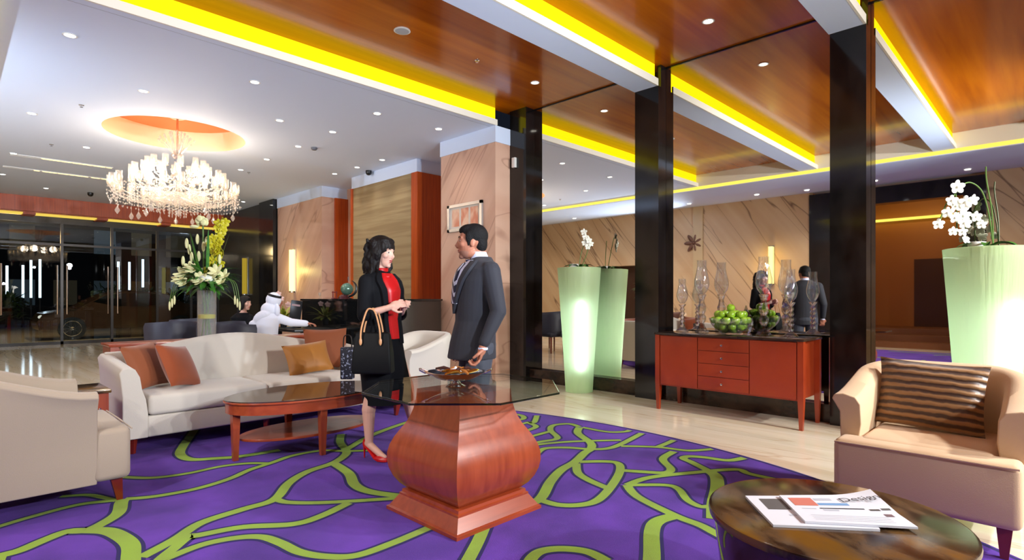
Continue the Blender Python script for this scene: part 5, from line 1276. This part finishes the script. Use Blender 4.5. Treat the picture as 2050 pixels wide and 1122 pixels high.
# small patterned bag on the sofa beside her
p = WD(716, 5.05)
b = B(); rbox(b, -.06, .06, -.04, .04, 0, .30, .012, 3); rb = tag(obj('patterned_bag', b, mat('speckled_fabric', C3(20, 24, 44), .6, noise=((45, 45, 45), C3(150, 160, 190), .58, .62, 2)), None, True, (p.x+.05, p.y+.27, .448+.0135), (0, 0, -ANG)), 'dark blue speckled bag on the sofa seat behind the woman', 'bag')
b = B(); tube(b, catmull([Vector((-.04, 0, .29)), Vector((-.03, 0, .40)), Vector((.03, 0, .40)), Vector((.04, 0, .29))], 6), .006, 6); obj('strap', b, plastic_k, rb)
def seated_man():
    p = WD(530, 8.25, .0005); r = thing('person', 'seated man in a white robe and headscarf reaching toward the reception counter', 'person', p, -ANG)
    H = Vector((.13, .06, 1.175)); b = B(); M = head(b, H, .95, .7); cone(b, H, (.08, .04, 1.02), .05, .055)
    loft(b, [(0, 0, .45, .16, .14), (.02, 0, .75, .14, .12), (.03, .02, .95, .15, .11), (.06, .03, 1.02, .08, .07)])
    w_ = Vector((.52, .22, .84)); cone(b, (.15, .04, .94), (.34, .12, .86), .045, .038); cone(b, (.34, .12, .86), w_, .036, .024); hand(b, w_, (1, .3, -.05), (0, 0, -1), 1, .3, 1)
    cone(b, (.06, .08, .50), (.22, .42, .50), .08, .06); cone(b, (.22, .42, .50), (.22, .44, .08), .055, .04); cone(b, (-.08, .08, .50), (.0, .46, .50), .08, .06); cone(b, (.0, .46, .50), (.0, .48, .08), .055, .04)
    obj('body', b, skin_m, r, True, remesh=.007, smoothit=2)
    b = B(); loft(b, [(0, 0, .44, .20, .17), (.0, 0, .62, .18, .16), (.02, 0, .80, .175, .15), (.03, .02, .93, .18, .13), (.06, .03, 1.02, .10, .08)]); cone(b, (.15, .04, .94), (.34, .12, .86), .075, .062); cone(b, (.34, .12, .86), w_, .062, .05)
    cone(b, (.06, .08, .50), (.22, .42, .50), .11, .09); cone(b, (.22, .42, .50), (.22, .44, .10), .09, .10); cone(b, (-.08, .08, .50), (.0, .46, .50), .11, .09); cone(b, (.0, .46, .50), (.0, .48, .10), .09, .10)
    obj('robe', b, white_c, r, True, remesh=.009, smoothit=2)
    b = B(); ell(b, H+Vector((-.02, -.01, .02)), (.112, .10, .118)); ell(b, H+Vector((-.07, -.06, -.12)), (.12, .07, .11)); ell(b, H+Vector((-.15, -.10, -.24)), (.15, .07, .10), M=Matrix.Rotation(-.6, 4, 'Y')); ell(b, H+Vector((-.26, -.11, -.33)), (.08, .05, .06)); ell(b, H+Vector((.06, -.07, -.13)), (.04, .04, .09))
    obj('headscarf', b, white_c, r, True, remesh=.008, smoothit=2)
    b = B(); t = B()
    for dz in (0, .018): tube(t, [(.09*math.cos(a), .085*math.sin(a), dz) for a in [2*PI*k/24 for k in range(25)]], .010, 8)
    merge(b, t, Matrix.Translation(H+Vector((-.005, -.01, .075))) @ Matrix.Rotation(.28, 4, 'Y')); obj('head_cord', b, plastic_k, r)
seated_man()
b = B(); rbox(b, -.24, .24, -.22, .22, .36, .438, .02)
st = thing('stool', 'dark chair under the seated man in the white robe', 'chair', WD(530, 8.25, .0005), -ANG); obj('seat', b, dark_f, st)
for sx in (-.2, .2):
    for sy in (-.18, .18): b = B(); lathe(b, [(.014, 0), (.018, .36)], 10, (sx, sy, 0)); obj('leg', b, plastic_k, st)
def dark_woman():
    p = WD(484, 9.3, .0005); r = thing('person', 'dark haired woman in black seated behind the man in white', 'person', p, -ANG)
    H = Vector((.06, 0, 1.14)); b = B(); M = head(b, H, .95, -.3, .05, True); cone(b, H, (.02, 0, .98), .045, .05); loft(b, [(0, 0, .45, .15, .13), (0, 0, .75, .12, .11), (0, 0, .92, .15, .10), (.02, 0, .99, .07, .06)])
    cone(b, (.0, -.08, .48), (.20, -.36, .48), .075, .055); cone(b, (.20, -.36, .48), (.2, -.38, .07), .05, .035); cone(b, (.14, -.02, .92), (.20, -.14, .72), .04, .035); cone(b, (.20, -.14, .72), (.26, -.30, .76), .034, .024); hand(b, (.26, -.30, .76), (.3, -1, 0), (0, 0, -1), .95, .3, 1)
    obj('body', b, skin_w, r, True, remesh=.007, smoothit=2); face_parts(r, M, lip_m, hair_m)
    b = B(); loft(b, [(0, 0, .44, .18, .16), (0, 0, .75, .15, .13), (0, 0, .90, .185, .12), (.02, 0, .985, .10, .07)]); cone(b, (.15, -.02, .90), (.21, -.14, .72), .06, .055); cone(b, (.21, -.14, .72), (.25, -.27, .75), .052, .042); cone(b, (.0, -.08, .48), (.20, -.36, .48), .095, .075); cone(b, (.20, -.36, .48), (.2, -.38, .12), .07, .055); obj('black_dress', b, black_c, r, True, remesh=.009, smoothit=2)
    b = B()
    for c, rr in (((-.02, 0, .05), (.108, .090, .088)), ((-.06, 0, -.05), (.075, .09, .12)), ((.0, -.075, -.03), (.05, .02, .09)), ((-.08, 0, -.14), (.05, .09, .10)), ((.045, 0, .085), (.04, .05, .03))): bmesh.ops.create_uvsphere(b, u_segments=16, v_segments=12, radius=1, matrix=M @ Matrix.Translation(c) @ Matrix.Diagonal((*rr, 1)))
    obj('hair', b, hair_m, r, True, remesh=.007, smoothit=2)
    b = B(); rbox(b, -.24, .24, -.2, .22, .36, .438, .02); st = thing('stool', 'dark chair under the seated woman in black', 'chair', p, -ANG); obj('seat', b, dark_f, st)
    for sx in (-.2, .2):
        for sy in (-.17, .18): b = B(); lathe(b, [(.014, 0), (.018, .36)], 10, (sx, sy, 0)); obj('leg', b, plastic_k, st)
dark_woman()
# ------------------------------------------------------------------ outside the entrance
struct('ground', bx(-30, 40, YG+15, 70, -.12, -.02), mat('asphalt', C3(40, 40, 44), .25))
def car():
    r = thing('car', 'dark gold car parked outside the glass entrance', 'car', (4.1, 21.7, .0005))
    prof = [(-2.2, .30), (-2.25, .55), (-2.1, .78), (-1.35, .92), (-.65, 1.36), (-.2, 1.46), (.8, 1.44), (1.6, 1.05), (2.15, .98), (2.25, .6), (2.15, .30)]
    b = B(); rings = []
    for y, s in ((-.86, .0), (-.9, .06), (-.78, .10), (.78, .10), (.9, .06), (.86, 0)):
        rings.append([b.verts.new((x, y*(1 if z < .95 else .80), z)) for x, z in prof])
    for p, q in zip(rings, rings[1:]):
        for i in range(len(prof)): b.faces.new((p[i], p[(i+1) % len(prof)], q[(i+1) % len(prof)], q[i]))
    b.faces.new(rings[0]); b.faces.new(rings[-1]); obj('body', b, mat('gold_paint', C3(84, 58, 36), .2, .5, coat=.6), r, True, bevel=.03)
    b = B(); prism(b, [(-1.15, .98), (-.62, 1.32), (-.1, 1.38), (-.1, .98)], 'y', -.80, -.745); prism(b, [(-.02, .98), (-.02, 1.38), (.75, 1.37), (1.35, 1.02)], 'y', -.80, -.745); obj('side_window', b, black_gl, r, False)
    for x in (-1.45, 1.4):
        b = B(); lathe(b, [(.20, -.02), (.32, -.02), (.335, 0), (.335, .2), (.2, .2)], 32); t = obj('wheel', b, plastic_k, r, True, (x, -.72, .335), (PI/2, 0, 0))
        b = B(); lathe(b, [(.001, .20), (.05, .21), (.06, .19)], 16)
        for k in range(10): M_ = Matrix.Rotation(2*PI*k/10, 4, 'Z'); box(b, .03, .21, -.012, .012, .19, .205, 0, M_)
        lathe(b, [(.20, .19), (.22, .205), (.235, .195)], 32, cap=False); obj('rim', b, chrome, t)
    b = B(); ell(b, (-2.12, -.66, .68), (.09, .14, .06)); obj('headlight', b, emission('headlight', (1, .93, .8, 1), 1.4), r)
car()
lamp_b = emission('outdoor_lamp', (.72, .85, 1, 1), 4)
for k, (px, D, z0, z1, lab) in enumerate(((14, 19.5, 1.2, 2.2, 'leftmost bluish light column outside the entrance glass'), (46, 20, 1.25, 2.25, 'bluish light column outside, just right of the leftmost one'), (62, 20.5, 1.25, 2.5, 'tall bluish light column outside left of the car'), (80, 20, 1.25, 2.5, 'bluish light column outside above the car front'), (237, 20, 1.6, 2.4, 'bluish light column outside, left of three behind the car'), (259, 21, 1.6, 2.45, 'middle bluish light column of three behind the car'), (286, 20, 1.7, 2.5, 'bluish light column outside, right of three behind the car'))):
    p = WD(px, D+4, 0); r = thing('light_column', lab, 'outdoor light', (p.x, p.y, 0)); b = B(); lathe(b, [(.07, 0), (.05, .1), (.04, z0)], 12); obj('post', b, plastic_k, r); b = B(); lathe(b, [(.045, z0), (.045, z1+.4)], 12); obj('lamp', b, lamp_b, r)
b = B()
def tree(px, D, h, label):
    p = WD(px, D, 0); r = thing('shrub', label, 'shrub', (p.x, p.y, 0)); b = B(); q = random.Random(px); lathe(b, [(.06, 0), (.04, h*.5)], 8); obj('trunk', b, wood_leg, r); b = B()
    for k in range(int(160*h)): a = q.uniform(0, 6.28); e = q.uniform(-.4, 1.5); rr = q.uniform(0, .5)*h*.6; leafblade(b, (rr*math.cos(a), rr*math.sin(a), h*q.uniform(.3, .85)), (math.cos(a)*math.cos(e), math.sin(a)*math.cos(e), math.sin(e)), .32, .12, .6, 4)
    obj('leaves', b, mat('dark_leaf', C3(30, 60, 26), .6), r)
for px, D, h, lab in ((18, 21.5, 1.5, 'shrub outside at the far left edge of the entrance glass'), (225, 26, 2.0, 'shrub outside behind the car, left one'), (300, 25, 1.8, 'shrub outside behind the car, middle one'), (352, 24, 1.8, 'shrub outside behind the dark lounge chairs')): tree(px, D, h, lab)
def building():
    r = thing('building', 'dim building across the street with scattered lit windows', 'building', (-4, 46, 0))
    obj('wall', bx(-12, 26, 0, 2, 0, 9), mat('night_wall', C3(48, 46, 44), .8), r, False)
    q = random.Random(8)
    for i in range(16):
        for k in range(2):
            if q.random() < .65:
                x = -10+i*2.1; b = bx(x, x+1.2, -.05, 0, .8+k*3.4, 2.4+k*3.4); obj('window', b, emission('lit_window', q.choice([(1, .55, .2, 1), (1, .8, .5, 1), (.6, .8, 1, 1)]), q.uniform(.02, .10)), r, False)
building()
light('outdoor_fill', 'POINT', (1.5, 24.5, 3.2), 220, (1, .62, .28), size=.3)  # warm point light added for the night outside, no lamp post there
light('car_fill', 'SPOT', (2.6, 19.9, 3.7), 520, (1, .72, .42), (2.9, 21.2, .6), .08, cone=95)  # no fitting here, added so the parked car shows
light('outdoor_fill', 'POINT', (7, 26, 4), 200, (.7, .82, 1), size=.3)  # second added outdoor light, cooler, also without a lamp post
struct('ceiling', bx(-8, 12, YG+.3, 27, 3.9, 4.0), mat('canopy', C3(60, 50, 40), .6), label='underside of the entrance canopy')
